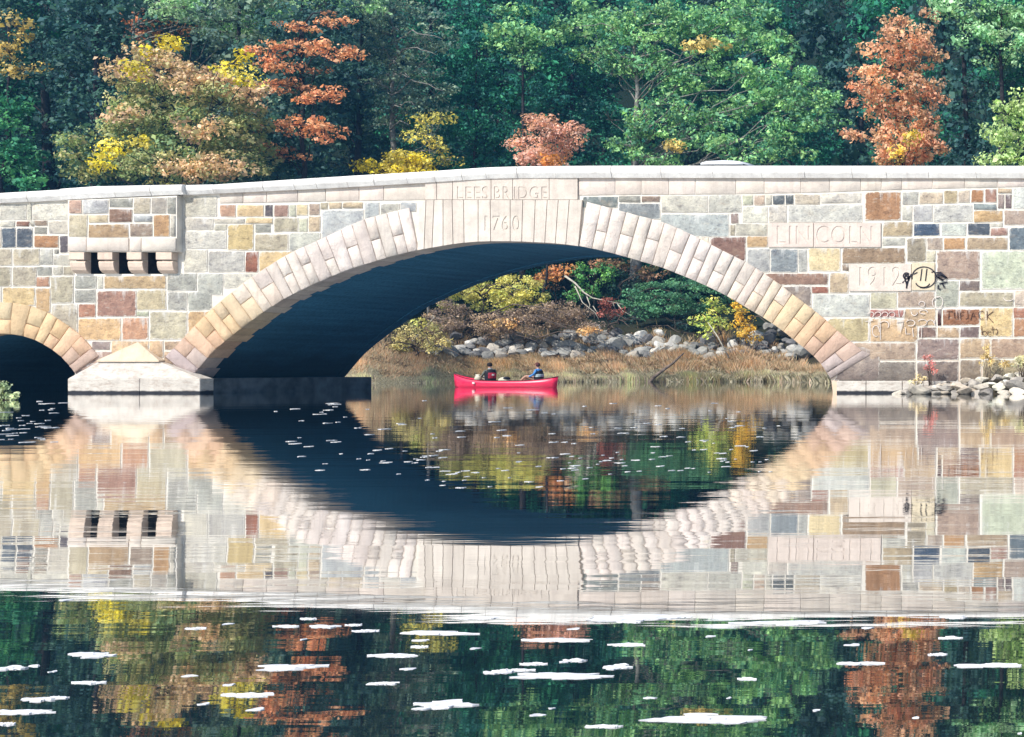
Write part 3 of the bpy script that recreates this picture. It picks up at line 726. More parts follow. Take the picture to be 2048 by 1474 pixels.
# ---------------------------------------------------------------- foliage machinery
def leaf_cloud(centers, radii, n, size, pal, seed, outward=.7, shell=.55, flat=1.0):
    """centers (k,3), radii (k,3), n leaves per unit weighted by area -> verts, colours"""
    r = np.random.default_rng(seed)
    centers = np.asarray(centers, float); radii = np.asarray(radii, float)
    wgt = (radii[:, 0] * radii[:, 2]); wgt = wgt / wgt.sum()
    idx = r.choice(len(centers), n, p=wgt)
    d = r.normal(size=(n, 3)); d /= np.linalg.norm(d, axis=1)[:, None]
    rad = (shell + (1 - shell) * r.random(n))[:, None] * (1 + .12 * r.normal(size=(n, 1)))
    p = centers[idx] + d * radii[idx] * rad
    nrm = d * outward + r.normal(size=(n, 3)) * .55 + np.array([-.15, -.25, .35]); nrm /= np.linalg.norm(nrm, axis=1)[:, None]
    a = np.cross(nrm, r.normal(size=(n, 3))); a /= np.linalg.norm(a, axis=1)[:, None]
    b = np.cross(nrm, a)
    s = (size * r.uniform(.45, 1.0, n) * (1 + .9 * (r.random(n) < .2)))[:, None]
    w = s * r.uniform(.55, .85, (n, 1))
    fold = nrm * s * .15
    vs_ = np.stack([p - a * s * .5, p + b * w * .5 + fold, p + a * s * .5, p - b * w * .5 + fold], 1).reshape(-1, 3)
    pc_ = np.asarray(pal, float)
    clc = r.integers(0, len(pc_), len(centers))                     # every clump leans to one tone
    ci = np.where(r.random(n) < .7, clc[idx], r.integers(0, len(pc_), n))
    c = pc_[ci] * r.uniform(.72, 1.28, (n, 1)) * r.uniform(.62, 1.3, len(centers))[idx][:, None]
    c = np.repeat(np.c_[c, np.ones(n)], 4, axis=0)
    return vs_, c
def leaf_object(name, vs_, c, parent, mat='leaf'):
    off = np.zeros(3); p = parent
    while p: off += np.array(p.location); p = p.parent
    m = bpy.data.meshes.new(name); nv = len(vs_); nf = nv // 4
    m.vertices.add(nv); m.vertices.foreach_set('co', (vs_ - off).astype(np.float32).ravel())
    m.loops.add(nv); m.loops.foreach_set('vertex_index', np.arange(nv, dtype=np.int32))
    m.polygons.add(nf); m.polygons.foreach_set('loop_start', np.arange(0, nv, 4, dtype=np.int32))
    m.update(calc_edges=True)
    at = m.color_attributes.new('Col', 'FLOAT_COLOR', 'POINT'); at.data.foreach_set('color', c.astype(np.float32).ravel())
    m.materials.append(M[mat])
    return link(name, m, None, parent)
def subclumps(c, rad, k, size, r, flat=.7):
    """scatter k small clumps through an ellipsoid, mostly near its skin"""
    d = r.normal(size=(k, 3)); d /= np.linalg.norm(d, axis=1)[:, None]
    p = np.asarray(c) + d * np.asarray(rad) * (r.uniform(.45, 1.0, (k, 1)))
    s = size * r.uniform(.6, 1.3, (k, 1)) * np.array([[1.15, 1.1, flat]])
    return p, s
def limb(a, b, ra, rb, r, n=6, sag=.12):
    a, b = Vector(a), Vector(b); L = (b - a).length; pts = []
    for i in range(n + 1):
        t_ = i / n; q = a.lerp(b, t_)
        q += Vector((r.normal(), r.normal(), r.normal())) * L * .03 * math.sin(math.pi * t_)
        q.z += L * sag * math.sin(math.pi * t_) * .5
        pts.append(q)
    return tube(pts, [ra + (rb - ra) * i / n for i in range(n + 1)], 6)
FB = 2.8
def C(*a):
    c = lin(a); g = .3 * c[0] + .55 * c[1] + .15 * c[2]; ds = .04 if a[0] > 200 and a[2] < 80 else .16
    c = [(x * (1 - ds) + g * ds) * FB for x in c]; k = min(1, (.95 if ds < .1 else .85) / max(c))
    return tuple(x * k for x in c)
def tree(name, label, cat, Y, trunk_px, blobs, dens=1.0, leaf=.30, bark='bark_dark', trunk_r=.22, group=None, sub=.62, flat=.7, seed=0, lean=0, bare=0, zbase=None, multi=1):
    """blobs: list of (palette, [(px, py, rx, ry[, dY])]) in photograph pixels at distance Y"""
    r = np.random.default_rng(seed + 100)
    Yin = Y
    if zbase is None:
        if trunk_px < 1690 and Y < 105 and cat == 'tree': Y += 13
        if 640 < trunk_px < 1690 and cat == 'tree': Y = max(Y, on_bank(trunk_px, 12.5 + (Yin - 88) * .9)[1])
    X0 = wx(trunk_px, Y); zb = gz(X0, Y) - .15 if zbase is None else zbase
    root = empty(name, (X0, Y, zb)); tag(root, label, cat, group)
    allc = [b for pal, bl in blobs for b in bl]
    topz = max(wz(b[1], Y) for b in allc)
    # trunk and limbs
    parts_ = []
    top = Vector((X0 + lean, Y + .3, topz))
    pts = [Vector((X0, Y, zb)).lerp(top, i / 8) + Vector((r.normal() * .12, r.normal() * .12, 0)) * (i > 0) for i in range(9)]
    parts_.append(tube(pts, [trunk_r * (1.25 - .14 * i) if i else trunk_r * 1.5 for i in range(9)], 8))
    VV, CC = [], []
    for pal, bl in blobs:
        cs, rs = [], []
        for b in bl:
            px, py, rx, ry = b[:4]; dY = b[4] if len(b) > 4 else r.uniform(-1.6, 1.2)
            y = Y + dY; c = P(px, py, y); R = (rx * Y / F, max(.7, .75 * (rx + ry) / 2 * Y / F), ry * Y / F)
            area = R[0] * R[2]
            k = max(4, int(area * 3.2 / (sub * sub)))
            p, s = subclumps(c, R, k, sub, r, flat); cs.append(p); rs.append(s)
            hz = max(zb + .5, min(c.z - .8 - .45 * math.hypot(c.x - X0, c.y - Y), topz - .4)); tt = max(0.05, min(.95, (hz - zb) / max(.1, topz - zb)))
            base = Vector((X0, Y, zb)).lerp(top, tt)
            parts_.append(limb(base, c, trunk_r * .34 * (1.1 - tt), .02, r))
            for q in p[:: max(1, len(p) // 5)]:
                parts_.append(limb(c, q, .03, .01, r, 3))
        cs = np.concatenate(cs); rs = np.concatenate(rs)
        n = int(dens * (rs[:, 0] * rs[:, 2]).sum() * 9.5 / (leaf * leaf))
        v, c = leaf_cloud(cs, rs, n, leaf, [C(*q) for q in pal], seed * 7 + len(VV)); VV.append(v); CC.append(c)
    for k in range(bare):
        px, py = allc[k % len(allc)][:2]
        q = P(px + r.uniform(-60, 60), py + r.uniform(-10, 40), Y - 2.2); base = Vector((X0, Y, min(q.z, topz - .5)))
        parts_.append(limb(base, q, .07, .015, r, 7, .25))
    part('trunk', *merge(*parts_), M[bark], root, True)
    leaf_object('crown', np.concatenate(VV), np.concatenate(CC), root)
    return root

# ---------------------------------------------------------------- trees above the parapet
OLIVE = [(112, 118, 70), (90, 106, 62), (122, 120, 76), (78, 100, 66), (104, 116, 64)]; PINK = [(150, 126, 94), (140, 116, 88), (130, 122, 80), (162, 134, 102)]
YEL = [(244, 226, 40), (232, 212, 44), (250, 232, 80)]; ORG = [(224, 154, 100), (214, 142, 90), (230, 168, 112), (202, 132, 88)]
GRN = [(90, 130, 78), (72, 116, 76), (112, 146, 86), (58, 102, 74)]; PALE = [(120, 150, 110), (136, 164, 120), (104, 138, 100)]
DEEP = [(22, 90, 70), (18, 78, 68), (30, 104, 72), (14, 68, 64)]; HEM = [(70, 92, 78), (58, 80, 72), (84, 100, 80)]; DRK = [(34, 66, 64), (28, 58, 60), (44, 76, 64)]
RED = [(198, 144, 106), (208, 158, 118), (184, 128, 94), (214, 170, 126), (196, 152, 106)]; PNK = [(206, 158, 138), (194, 142, 122), (214, 172, 150)]; BUSHY = [(140, 158, 96), (156, 170, 110), (122, 144, 88)]
tree('hemlock_tree', 'dark shadowy hemlock with twin trunks above the far end of the parapet', 'tree', 97, 88, [(DRK, [(90, 10, 90, 40), (60, 90, 60, 40), (140, 110, 70, 50), (150, 190, 55, 60), (120, 260, 70, 50), (40, 190, 40, 30), (160, 320, 50, 50), (100, 340, 60, 30), (190, 40, 60, 50)])], .75, .26, seed=1, trunk_r=.5, flat=.45)
tree('golden_tree', 'sparse tree with dull gold leaves beside the dark hemlock', 'tree', 94, 12, [([(176, 150, 60), (150, 128, 64), (132, 116, 66)], [(30, 50, 34, 26), (22, 110, 34, 34), (50, 140, 30, 20)])], .55, .26, seed=2)
tree('green_tree', 'bright green tree low behind the parapet, cut by the frame edge', 'tree', 93, 5, [([(32, 100, 66), (26, 88, 62), (58, 116, 68)], [(18, 215, 40, 40), (5, 270, 50, 40), (30, 320, 60, 35), (-30, 340, 60, 60), (70, 365, 50, 20)])], .9, .27, seed=3)
tree('mixed_maple', 'broad olive maple turning dusky pink with bright yellow clumps', 'tree', 92, 370, [(OLIVE + PINK[2:3], [(330, 200, 90, 50), (440, 210, 85, 55), (290, 260, 90, 45), (400, 270, 110, 50), (250, 330, 80, 45), (350, 335, 100, 45), (470, 320, 80, 50), (500, 250, 40, 60), (250, 210, 50, 40), (160, 320, 45, 55)]),
    (PINK, [(330, 140, 80, 35, -2), (400, 160, 60, 35, -2), (240, 140, 26, 30, -1.5), (450, 165, 60, 25, -2), (400, 255, 60, 22, -2.6), (430, 330, 70, 28, -2.6), (360, 345, 50, 22, -2.8), (240, 235, 40, 20, -2.4), (500, 190, 36, 34, -2), (300, 110, 40, 25, -1)]),
    (YEL, [(464, 128, 36, 24, -5.4), (272, 132, 24, 18, -5.4), (342, 84, 9, 14, -1.5), (222, 292, 14, 24, -5.4), (278, 292, 16, 20, -5.4), (200, 345, 9, 30, -3.2), (490, 165, 22, 20, -5.4), (305, 105, 16, 14, -2)])], .95, .25, seed=4, trunk_r=.2)
tree('orange_maple', 'orange maple with foliage in flat separate layers', 'tree', 95, 600, [(ORG, [(660, 38, 50, 12), (610, 52, 60, 10), (660, 102, 72, 22, -2.5), (600, 96, 40, 18), (540, 100, 40, 20), (560, 135, 60, 12), (620, 140, 40, 8), (655, 182, 36, 12, -2), (590, 175, 55, 14), (640, 195, 55, 14, -2.2), (560, 170, 36, 14), (600, 250, 66, 22, -1.5), (650, 262, 32, 22, -2), (535, 258, 40, 14), (548, 300, 36, 12), (590, 318, 34, 7), (530, 290, 28, 10), (510, 205, 30, 10)])], 1.05, .24, seed=5, trunk_r=.24, sub=.5, flat=.5, bare=5)
tree('orange_oak', 'rust orange tree glimpsed behind the pale green oak branches', 'tree', 104, 270, [(ORG, [(330, 62, 60, 24), (290, 78, 40, 22), (250, 30, 20, 14), (380, 58, 40, 16), (300, 40, 40, 18)])], 1.0, .26, seed=6, trunk_r=.3, bark='bark_grey')
tree('pale_oak', 'pale green oak with crooked grey limbs at the top of the frame', 'tree', 101, 265, [(PALE, [(400, 20, 90, 34), (500, 50, 66, 26), (440, 66, 60, 18), (340, 10, 60, 22), (560, 15, 60, 24), (640, 5, 70, 16), (520, 90, 40, 12), (740, 10, 50, 20)])], .95, .28, seed=7, trunk_r=.3, bark='bark_grey', bare=6)
tree('old_hemlock', 'grey green hemlock with dead lower branches beside the orange maple', 'tree', 97, 780, [(HEM, [(790, 20, 70, 50), (850, 70, 60, 60), (770, 100, 60, 40), (830, 140, 60, 40), (760, 160, 40, 25), (800, 205, 70, 30), (870, 190, 50, 40), (780, 250, 50, 30), (850, 290, 50, 40), (740, 40, 40, 40)])], .8, .22, seed=8, trunk_r=.3, bark='bark_grey', flat=.4, bare=16)
tree('yellow_sapling', 'thin sapling with olive yellow leaves above the yellow bush', 'tree', 91, 858, [([(168, 158, 52), (190, 172, 50), (140, 138, 56)], [(836, 238, 24, 14), (880, 240, 24, 16), (850, 268, 30, 18), (880, 290, 14, 14), (890, 320, 20, 14)])], .6, .22, seed=9, trunk_r=.08, bark='bark_grey')
tree('yellow_bush', 'vivid yellow bush just above the parapet coping', 'tree', 89, 800, [(YEL, [(805, 326, 52, 26), (765, 340, 40, 20), (845, 338, 36, 20), (738, 330, 14, 12), (800, 365, 66, 26), (815, 312, 34, 14)])], 1.2, .2, seed=10, trunk_r=.08)
tree('emerald_tree', 'deep emerald tree between the grey hemlock and the big oak', 'tree', 99, 950, [(DEEP, [(930, 40, 60, 50), (960, 110, 60, 50), (920, 180, 60, 50), (990, 190, 60, 40), (940, 260, 70, 50), (1010, 270, 50, 40), (900, 330, 60, 40), (1000, 330, 60, 40), (1060, 180, 60, 40)])], .95, .27, seed=11)
tree('soft_green_maple', 'soft green maple in front of the dark wood left of the big oak', 'tree', 96, 1045, [(GRN, [(1030, 30, 40, 26), (1040, 70, 60, 30), (1000, 90, 34, 40), (1070, 80, 40, 20), (1050, 120, 40, 18), (1110, 70, 30, 16)]), (DEEP, [(1060, 30, 60, 40, 1.5), (1100, 130, 60, 40, 1.5)])], .95, .27, seed=12)
tree('salmon_bush', 'round salmon pink bush above the middle of the coping', 'tree', 90, 1085, [(PNK + RED[:1], [(1090, 262, 40, 26), (1060, 285, 40, 24), (1130, 275, 30, 26), (1050, 310, 40, 20), (1100, 305, 56, 24), (1070, 240, 20, 12), (1150, 265, 18, 18), (1090, 340, 70, 16), (1110, 240, 26, 14)]), ([(214, 140, 60)], [(1100, 325, 16, 8, -2.6)])], 1.0, .2, seed=13, trunk_r=.09)
tree('great_oak', 'great spreading green oak with grey dead branches', 'tree', 95, 1270, [(GRN, [(1180, 30, 60, 28), (1160, 112, 50, 14), (1210, 100, 40, 16), (1250, 60, 50, 22), (1290, 25, 70, 30), (1310, 85, 60, 20), (1380, 50, 60, 30), (1440, 30, 70, 36), (1420, 100, 50, 24), (1490, 80, 50, 34), (1540, 135, 60, 26, -3), (1480, 150, 60, 20), (1600, 165, 55, 26, -3), (1650, 200, 40, 26, -3), (1560, 195, 60, 20), (1640, 245, 50, 22, -3), (1570, 240, 60, 16, -3), (1320, 210, 50, 20, -2), (1290, 250, 50, 26, -2), (1360, 225, 40, 26, -2), (1380, 275, 60, 24, -2), (1300, 315, 50, 14, -2), (1450, 290, 46, 22, -3), (1530, 300, 46, 20, -3), (1600, 305, 40, 12, -3), (1480, 325, 40, 10, -3), (1220, 60, 60, 30), (1340, 30, 60, 30), (1400, 150, 60, 26, -1), (1460, 215, 60, 24, -1), (1520, 205, 50, 24, -2), (1240, 130, 60, 20), (1300, 130, 60, 24), (1420, 245, 50, 22, -2), (1560, 275, 60, 20, -3), (1500, 30, 60, 40), (1560, 90, 50, 30), (1140, 60, 40, 26), (1360, 175, 60, 26, 0), (1250, 290, 40, 24, -1), (1340, 330, 60, 16, -2), (1530, 170, 60, 22, -2), (1600, 215, 60, 22, -3)]),
    (DEEP, [(1230, 150, 80, 40, 3), (1330, 160, 80, 40, 3), (1440, 190, 80, 40, 3), (1500, 250, 80, 40, 3), (1220, 240, 70, 50, 3), (1240, 320, 60, 30, 3), (1600, 290, 80, 30, 3)]), ([(186, 160, 80), (160, 140, 70)], [(1430, 85, 36, 12, -2.6), (1390, 95, 18, 8, -2.6), (1350, 295, 14, 14, -3.6)])], .95, .28, seed=14, trunk_r=.42, bark='bark_grey', bare=6)
tree('russet_oak', 'tall russet oak standing alone near the right end of the parapet', 'tree', 93, 1800, [(RED, [(1785, 40, 40, 22), (1860, 40, 14, 28), (1800, 75, 60, 26), (1850, 85, 36, 22), (1760, 105, 50, 18), (1840, 120, 56, 24), (1780, 135, 60, 24), (1720, 140, 28, 14), (1740, 170, 46, 20), (1830, 165, 60, 24), (1780, 195, 70, 24), (1850, 205, 44, 24), (1740, 215, 40, 18), (1810, 235, 70, 24), (1860, 250, 36, 26), (1770, 262, 30, 20), (1820, 280, 66, 26), (1860, 300, 34, 24), (1800, 315, 70, 20), (1710, 272, 26, 10), (1820, 350, 70, 20)]), ([(210, 184, 60), (188, 160, 66)], [(1822, 275, 14, 18, -3.2), (1795, 310, 12, 12, -3)])], 1.0, .22, seed=15, trunk_r=.22, sub=.5)
tree('far_green_oak', 'green oak filling the upper corner behind the russet oak', 'tree', 104, 2000, [(GRN[:2] + PALE, [(1930, 15, 70, 30), (2000, 30, 70, 34), (1960, 70, 60, 26), (2030, 90, 60, 40), (1990, 120, 50, 18), (1890, 10, 40, 18), (2080, 40, 70, 60)])], .95, .28, seed=16, trunk_r=.35)
tree('light_green_bush', 'light green bushy tree at the right frame edge over the coping', 'tree', 88, 2035, [(BUSHY, [(2040, 200, 36, 24), (2015, 230, 40, 28), (2050, 260, 50, 34), (1995, 280, 40, 28), (1985, 320, 40, 20), (2040, 320, 60, 26), (2090, 250, 50, 60)])], 1.0, .24, seed=17, trunk_r=.14)
# darker trees standing behind them, each its own
dk = [(-60, 108, DRK), (60, 112, DEEP), (190, 108, DRK), (330, 116, DRK), (470, 112, HEM), (600, 110, DRK), (720, 108, DRK), (860, 114, DEEP), (1000, 110, DEEP), (1140, 114, DEEP), (1300, 108, DEEP), (1440, 113, DRK), (1580, 108, DEEP), (1680, 113, DRK), (1800, 109, DEEP), (1930, 106, DRK), (2060, 112, DEEP), (2160, 106, DRK)]
beh = ['left of the twin-trunk hemlock at the frame edge', 'behind the twin-trunk hemlock', 'between the twin-trunk hemlock and the mixed maple', 'behind the mixed maple', 'behind the yellow clump of the mixed maple', 'behind the orange layered maple', 'just right of the orange layered maple', 'behind the dead-branched hemlock', 'behind the emerald tree', 'behind the salmon bush', 'behind the trunk of the great oak', 'behind the dead branches of the great oak', 'behind the outer limbs of the great oak', 'between the great oak and the russet oak', 'behind the russet oak', 'between the russet oak and the light green bush', 'behind the light green bush', 'past the light green bush, mostly cut by the frame']
for i, (px, Y, pal) in enumerate(dk):
    r_ = random.Random(i)
    bl = [(px + r_.uniform(-55, 55), y + r_.uniform(-15, 15), r_.uniform(62, 92), r_.uniform(44, 62)) for y in (-120, -60, 0, 55, 110, 165, 215, 265, 310, 355, 400)]
    if 650 < px < 1750: bl += [(px + r_.uniform(-55, 55), y, r_.uniform(60, 85), r_.uniform(40, 55)) for y in (450, 510, 565, 610)]
    tree('forest_tree', 'dark forest tree ' + beh[i], 'tree', Y, px, [(pal, bl)], .72, .36, seed=40 + i, trunk_r=.3, sub=.85, flat=.55, group='dark trees behind the front row')
for i, px in enumerate(range(-150, 2150, 170)):                      # rear rank on the hill
    r_ = random.Random(90 + i); Y = 128 + r_.uniform(-4, 8)
    bl = [(px + r_.uniform(-70, 70), y, r_.uniform(80, 120), r_.uniform(55, 80)) for y in (-230, -150, -70, 10, 90, 170, 250, 330, 410, 490)]
    tree('forest_tree', 'rear forest tree far ' + beh[min(17, max(0, round((px + 60) / 128)))], 'tree', Y, px, [(DRK, bl)], .9, .6, seed=70 + i, trunk_r=.35, sub=1.3, flat=.6, group='rear rank of forest trees')

# ---------------------------------------------------------------- far bank seen through the arch
def bush(name, label, cat, px, d, blobs, dens=1.0, leaf=.2, seed=0, bark='twig', tr=.05, bare=3, sub=.4, flat=.7):
    X, Y = on_bank(px, d)
    return tree(name, label, cat, Y, px, blobs, dens, leaf, bark, tr, seed=seed, sub=sub, flat=flat, bare=bare)
YG = [(208, 198, 92), (194, 186, 84), (218, 208, 106), (164, 170, 84)]; BRN = [(110, 92, 76), (92, 78, 70), (126, 106, 84)]
bush('lime_bush', 'yellow green bush filling the upper left of the arch opening', 'bush', 960, 15, [(YG, [(930, 590, 44, 18), (975, 578, 40, 18), (1020, 590, 44, 20), (1055, 575, 30, 24), (900, 608, 24, 12), (990, 610, 60, 14), (1070, 600, 30, 16), (1010, 560, 24, 12)])], 1.1, .2, 21, sub=.42)
bush('bramble', 'leafless brown bramble over the boulders below the lime bush', 'bush', 930, 12, [(BRN, [(880, 645, 40, 30), (930, 650, 44, 34), (980, 650, 46, 30), (1040, 650, 50, 26), (1090, 640, 50, 28), (1150, 640, 46, 24), (1120, 618, 50, 18), (1190, 655, 40, 14), (900, 620, 36, 20), (1050, 628, 46, 18)])], .8, .12, 22, bare=14, sub=.4)
bush('olive_bush', 'olive scrub at the foot of the arch beside the vault edge', 'bush', 830, 8, [([(132, 122, 72), (116, 112, 66), (148, 134, 80)], [(820, 675, 36, 24), (855, 665, 30, 26), (800, 690, 26, 14), (870, 690, 30, 16)]), (YG, [(838, 645, 18, 12, -1)])], .8, .15, 23, bare=6)
bush('amber_bush', 'amber orange leafed bush under the crown of the arch', 'bush', 1110, 18, [([(206, 142, 76), (190, 128, 80), (216, 160, 90)], [(1100, 548, 26, 14), (1090, 565, 24, 14), (1125, 540, 26, 12)])], .9, .2, 24)
bush('fresh_green_bush', 'fresh green bush behind the pale fallen branch', 'bush', 1190, 17, [([(76, 130, 66), (100, 148, 62), (60, 112, 60)], [(1165, 545, 26, 18), (1210, 545, 26, 18), (1180, 575, 30, 18), (1150, 590, 22, 16)])], .85, .2, 25)
bush('rust_bush', 'rust brown spray hanging below the vault to the right of the crown', 'bush', 1250, 19, [([(134, 98, 70), (116, 88, 66), (106, 98, 62)], [(1215, 528, 40, 12), (1260, 538, 40, 16), (1300, 545, 40, 14)])], .9, .2, 26)
bush('juniper_bush', 'dense dark green evergreen bush over the boulders', 'bush', 1350, 14, [([(58, 104, 72), (46, 88, 66), (74, 118, 80)], [(1300, 585, 50, 24), (1360, 575, 50, 26), (1340, 610, 60, 24), (1290, 620, 40, 20), (1400, 605, 50, 24), (1260, 600, 30, 20), (1420, 570, 40, 18), (1460, 610, 36, 16)])], 1.1, .17, 27, sub=.45, flat=.5)
bush('yellow_green_sapling', 'sapling with a thin leaning stem and yellow green leaves', 'bush', 1440, 9, [([(150, 160, 60), (120, 140, 60), (176, 168, 70)], [(1425, 612, 20, 14), (1405, 640, 24, 14), (1435, 645, 22, 18), (1450, 620, 18, 10), (1415, 665, 14, 12)])], .8, .18, 28)
bush('golden_bush', 'golden yellow bush close to the right side of the arch', 'bush', 1490, 9, [([(226, 186, 54), (206, 166, 52), (190, 160, 60)], [(1478, 625, 20, 16), (1492, 650, 22, 20), (1500, 672, 18, 16), (1482, 600, 22, 10)])], 1.0, .18, 29)
bush('ochre_bush', 'small ochre leafed shrub among the bramble above the boulders', 'bush', 1000, 9.5, [([(206, 166, 90), (220, 180, 110), (186, 140, 80)], [(985, 640, 20, 10), (1010, 650, 24, 12), (1175, 662, 14, 8)])], .9, .15, 30)
bush('crimson_shrub', 'dark crimson shrub beside the fallen branch', 'bush', 1215, 10.5, [([(120, 62, 50), (104, 56, 48)], [(1215, 608, 20, 14), (1205, 625, 18, 12), (1230, 625, 16, 10)])], .8, .16, 31)
bush('shade_bush', 'blackish green bush in shade between the fresh green and evergreen bushes', 'bush', 1240, 16, [([(26, 46, 44), (30, 56, 46)], [(1240, 560, 40, 26), (1250, 640, 40, 22), (1450, 660, 50, 20), (1400, 650, 60, 16)])], 1.0, .2, 32)

# boulder wall
def rock_mesh(seed, sub=2):
    bm = bmesh.new(); bmesh.ops.create_icosphere(bm, subdivisions=sub, radius=1)
    o = Vector((seed * 3.1, seed * 1.7, seed * .9)); r_ = random.Random(seed)
    planes = [(Vector((r_.gauss(0, 1), r_.gauss(0, 1), r_.gauss(0, 1))).normalized(), r_.uniform(.48, .8)) for _ in range(11)]
    for v in bm.verts:
        k = 1 + .22 * noise.noise(v.co * 1.3 + o) + .08 * noise.noise(v.co * 3.5 + o)
        p = v.co * k
        for n_, d_ in planes:
            e = p.dot(n_) - d_
            if e > 0: p -= n_ * e * .97
        v.co = p
    m = bpy.data.meshes.new('rock'); bm.to_mesh(m); bm.free()
    return m
ROCKS = [rock_mesh(k + 1) for k in range(12)]
def rockmat():
    t = NT('fieldstone'); pos = t.n('ShaderNodeNewGeometry').outputs['Position']; oi = t.n('ShaderNodeObjectInfo')
    f = t.noise(pos, 3, 6, .65); g = t.noise(pos, 14, 4, .7)
    c = t.mix(t.ramp(f, [(.3, 0.0), (.7, 1.0)]), t.mix(1.0, oi.outputs['Color'], (.6, .6, .62), 'MULTIPLY'), t.mix(1.0, oi.outputs['Color'], (1.15, 1.15, 1.12), 'MULTIPLY'))
    c = t.mix(t.ramp(g, [(.35, .5), (.5, 0.0)]), c, t.mix(1.0, c, (.5, .5, .5), 'MULTIPLY'))
    t.bump(g, .6, .05); return t.done(c, .9, .2)
M['rock'] = rockmat()
for m in ROCKS: m.materials.append(M['rock'])
bw_X, bw_Y = on_bank(1200, 9)
bwall = empty('boulder_wall', (bw_X, bw_Y, gz(bw_X, bw_Y))); tag(bwall, 'tumbled wall of grey fieldstone boulders across the far bank', 'wall')
def rock(parent, X, Y, z, sx, sy, sz, c, r_, name='boulder'):
    o = bpy.data.objects.new(name, r_.choice(ROCKS)); col.objects.link(o); o.parent = parent
    o.location = Vector((X, Y, z)) - parent.location; o.scale = (sx, sy, sz); o.rotation_euler = (r_.uniform(-.3, .3), r_.uniform(-.3, .3), r_.uniform(0, 6.28))
    k = r_.uniform(.8, 1.55); o.color = (*[min(.8, x * k) for x in lin(c)], 1)
r_ = random.Random(12); cnt = 0
for rowi, d in enumerate((7.9, 8.6, 9.3, 10.0, 10.7, 11.3)):
    px = 860 + 18 * rowi
    while px < 1625:
        s = r_.uniform(.38, .72) * (1.35 if r_.random() < .18 else 1)
        if px < 960: s *= .75
        if rowi >= 4 and (px < 1080 or px > 1330) and px < 1520: px += 40; continue
        X, Y = on_bank(px, d + r_.uniform(-.4, .4))
        lift_ = .5 if px > 1500 else 0
        rock(bwall, X, Y, gz(X, Y) + .22 + s * .35 + lift_ * rowi * .3, s * r_.uniform(.8, 1.3), s, s * r_.uniform(.6, .95), r_.choice(((140, 138, 132), (154, 152, 146), (118, 116, 114), (168, 160, 148), (184, 180, 172), (102, 100, 100))), r_)
        px += s * 27 * r_.uniform(1.25, 1.8); cnt += 1

# grasses
def grass(name, label, pts, hts, cols, seed, wid=.024, lean=.22):
    r = np.random.default_rng(seed); n = len(pts); pts = np.asarray(pts)
    h = np.asarray(hts)[:, None]; th = r.uniform(0, 6.283, n); a = np.c_[np.cos(th), np.sin(th), np.zeros(n)]
    ln = r.normal(size=(n, 3)) * lean * h; ln[:, 2] = 0
    w = wid * r.uniform(.6, 1.4, (n, 1))
    up = np.array([[0, 0, 1.0]])
    mid_ = pts + up * h * .55 + ln * .3; tip = pts + up * h * r.uniform(.85, 1, (n, 1)) + ln
    v = np.stack([pts - a * w, pts + a * w, tip + a * w * .3, mid_ - a * w * .9], 1).reshape(-1, 3)
    pc_ = np.asarray([C(*q) for q in cols]); x_, y_ = pts[:, 0], pts[:, 1]
    nz = np.sin(x_ * 1.3 + y_ * .9) + np.sin(x_ * .47 - y_ * 1.7 + 2) + .8 * np.sin(x_ * 2.9 + y_ * 2.3 + 1)
    ci = np.clip(((nz + 2.8) / 5.6 * len(pc_) + r.normal(size=n) * 1.3).astype(int), 0, len(pc_) - 1)
    c = .66 * pc_[ci] * r.uniform(.6, 1.35, (n, 1)) * (1 + .13 * nz[:, None])
    tip += up * h * .18 * nz[:, None]
    v = np.stack([pts - a * w, pts + a * w, tip + a * w * .3, mid_ - a * w * .9], 1).reshape(-1, 3)
    root = leaf_object(name, v, np.repeat(np.c_[c, np.ones(n)], 4, 0), None)
    tag(root, label, 'grass', kind='stuff'); return root
def band(px0, px1, d0, d1, n, seed):
    r = np.random.default_rng(seed); out = []
    edge = np.array([on_bank(p, 0.0) for p in np.arange(px0, px1 + 5, 5.0)])
    ex = np.arange(px0, px1 + 5, 5.0)
    px = r.uniform(px0, px1, n); d = r.uniform(d0, d1, n)
    d += np.where(d > .3, .8 * np.sin(px * .045) + .6 * np.sin(px * .11 + 1) + .5 * r.normal(size=n), 0)
    Y = np.interp(px, ex, edge[:, 1]) + d * 1.25
    X = CAMX + (px - 2800) * Y / F
    return np.c_[X, Y, ground(X, Y) - .03]
p1 = band(690, 1668, -.5, 2.0, 34000, 1)
grass('marsh_grass', 'pale green marsh grass fringing the far waterline', p1, np.random.default_rng(1).uniform(.22, .72, len(p1)), [(160, 150, 122), (138, 130, 104), (172, 162, 134), (120, 112, 92), (150, 130, 110), (146, 146, 104)], 1)
p2 = band(690, 1668, 2.2, 7.8, 34000, 2)
grass('dry_grass', 'orange tan dry grass in a band behind the marsh grass', p2, np.random.default_rng(2).uniform(.35, .95, len(p2)), [(210, 176, 132), (216, 188, 142), (198, 160, 120), (206, 188, 148), (188, 156, 124), (204, 162, 112)], 2)

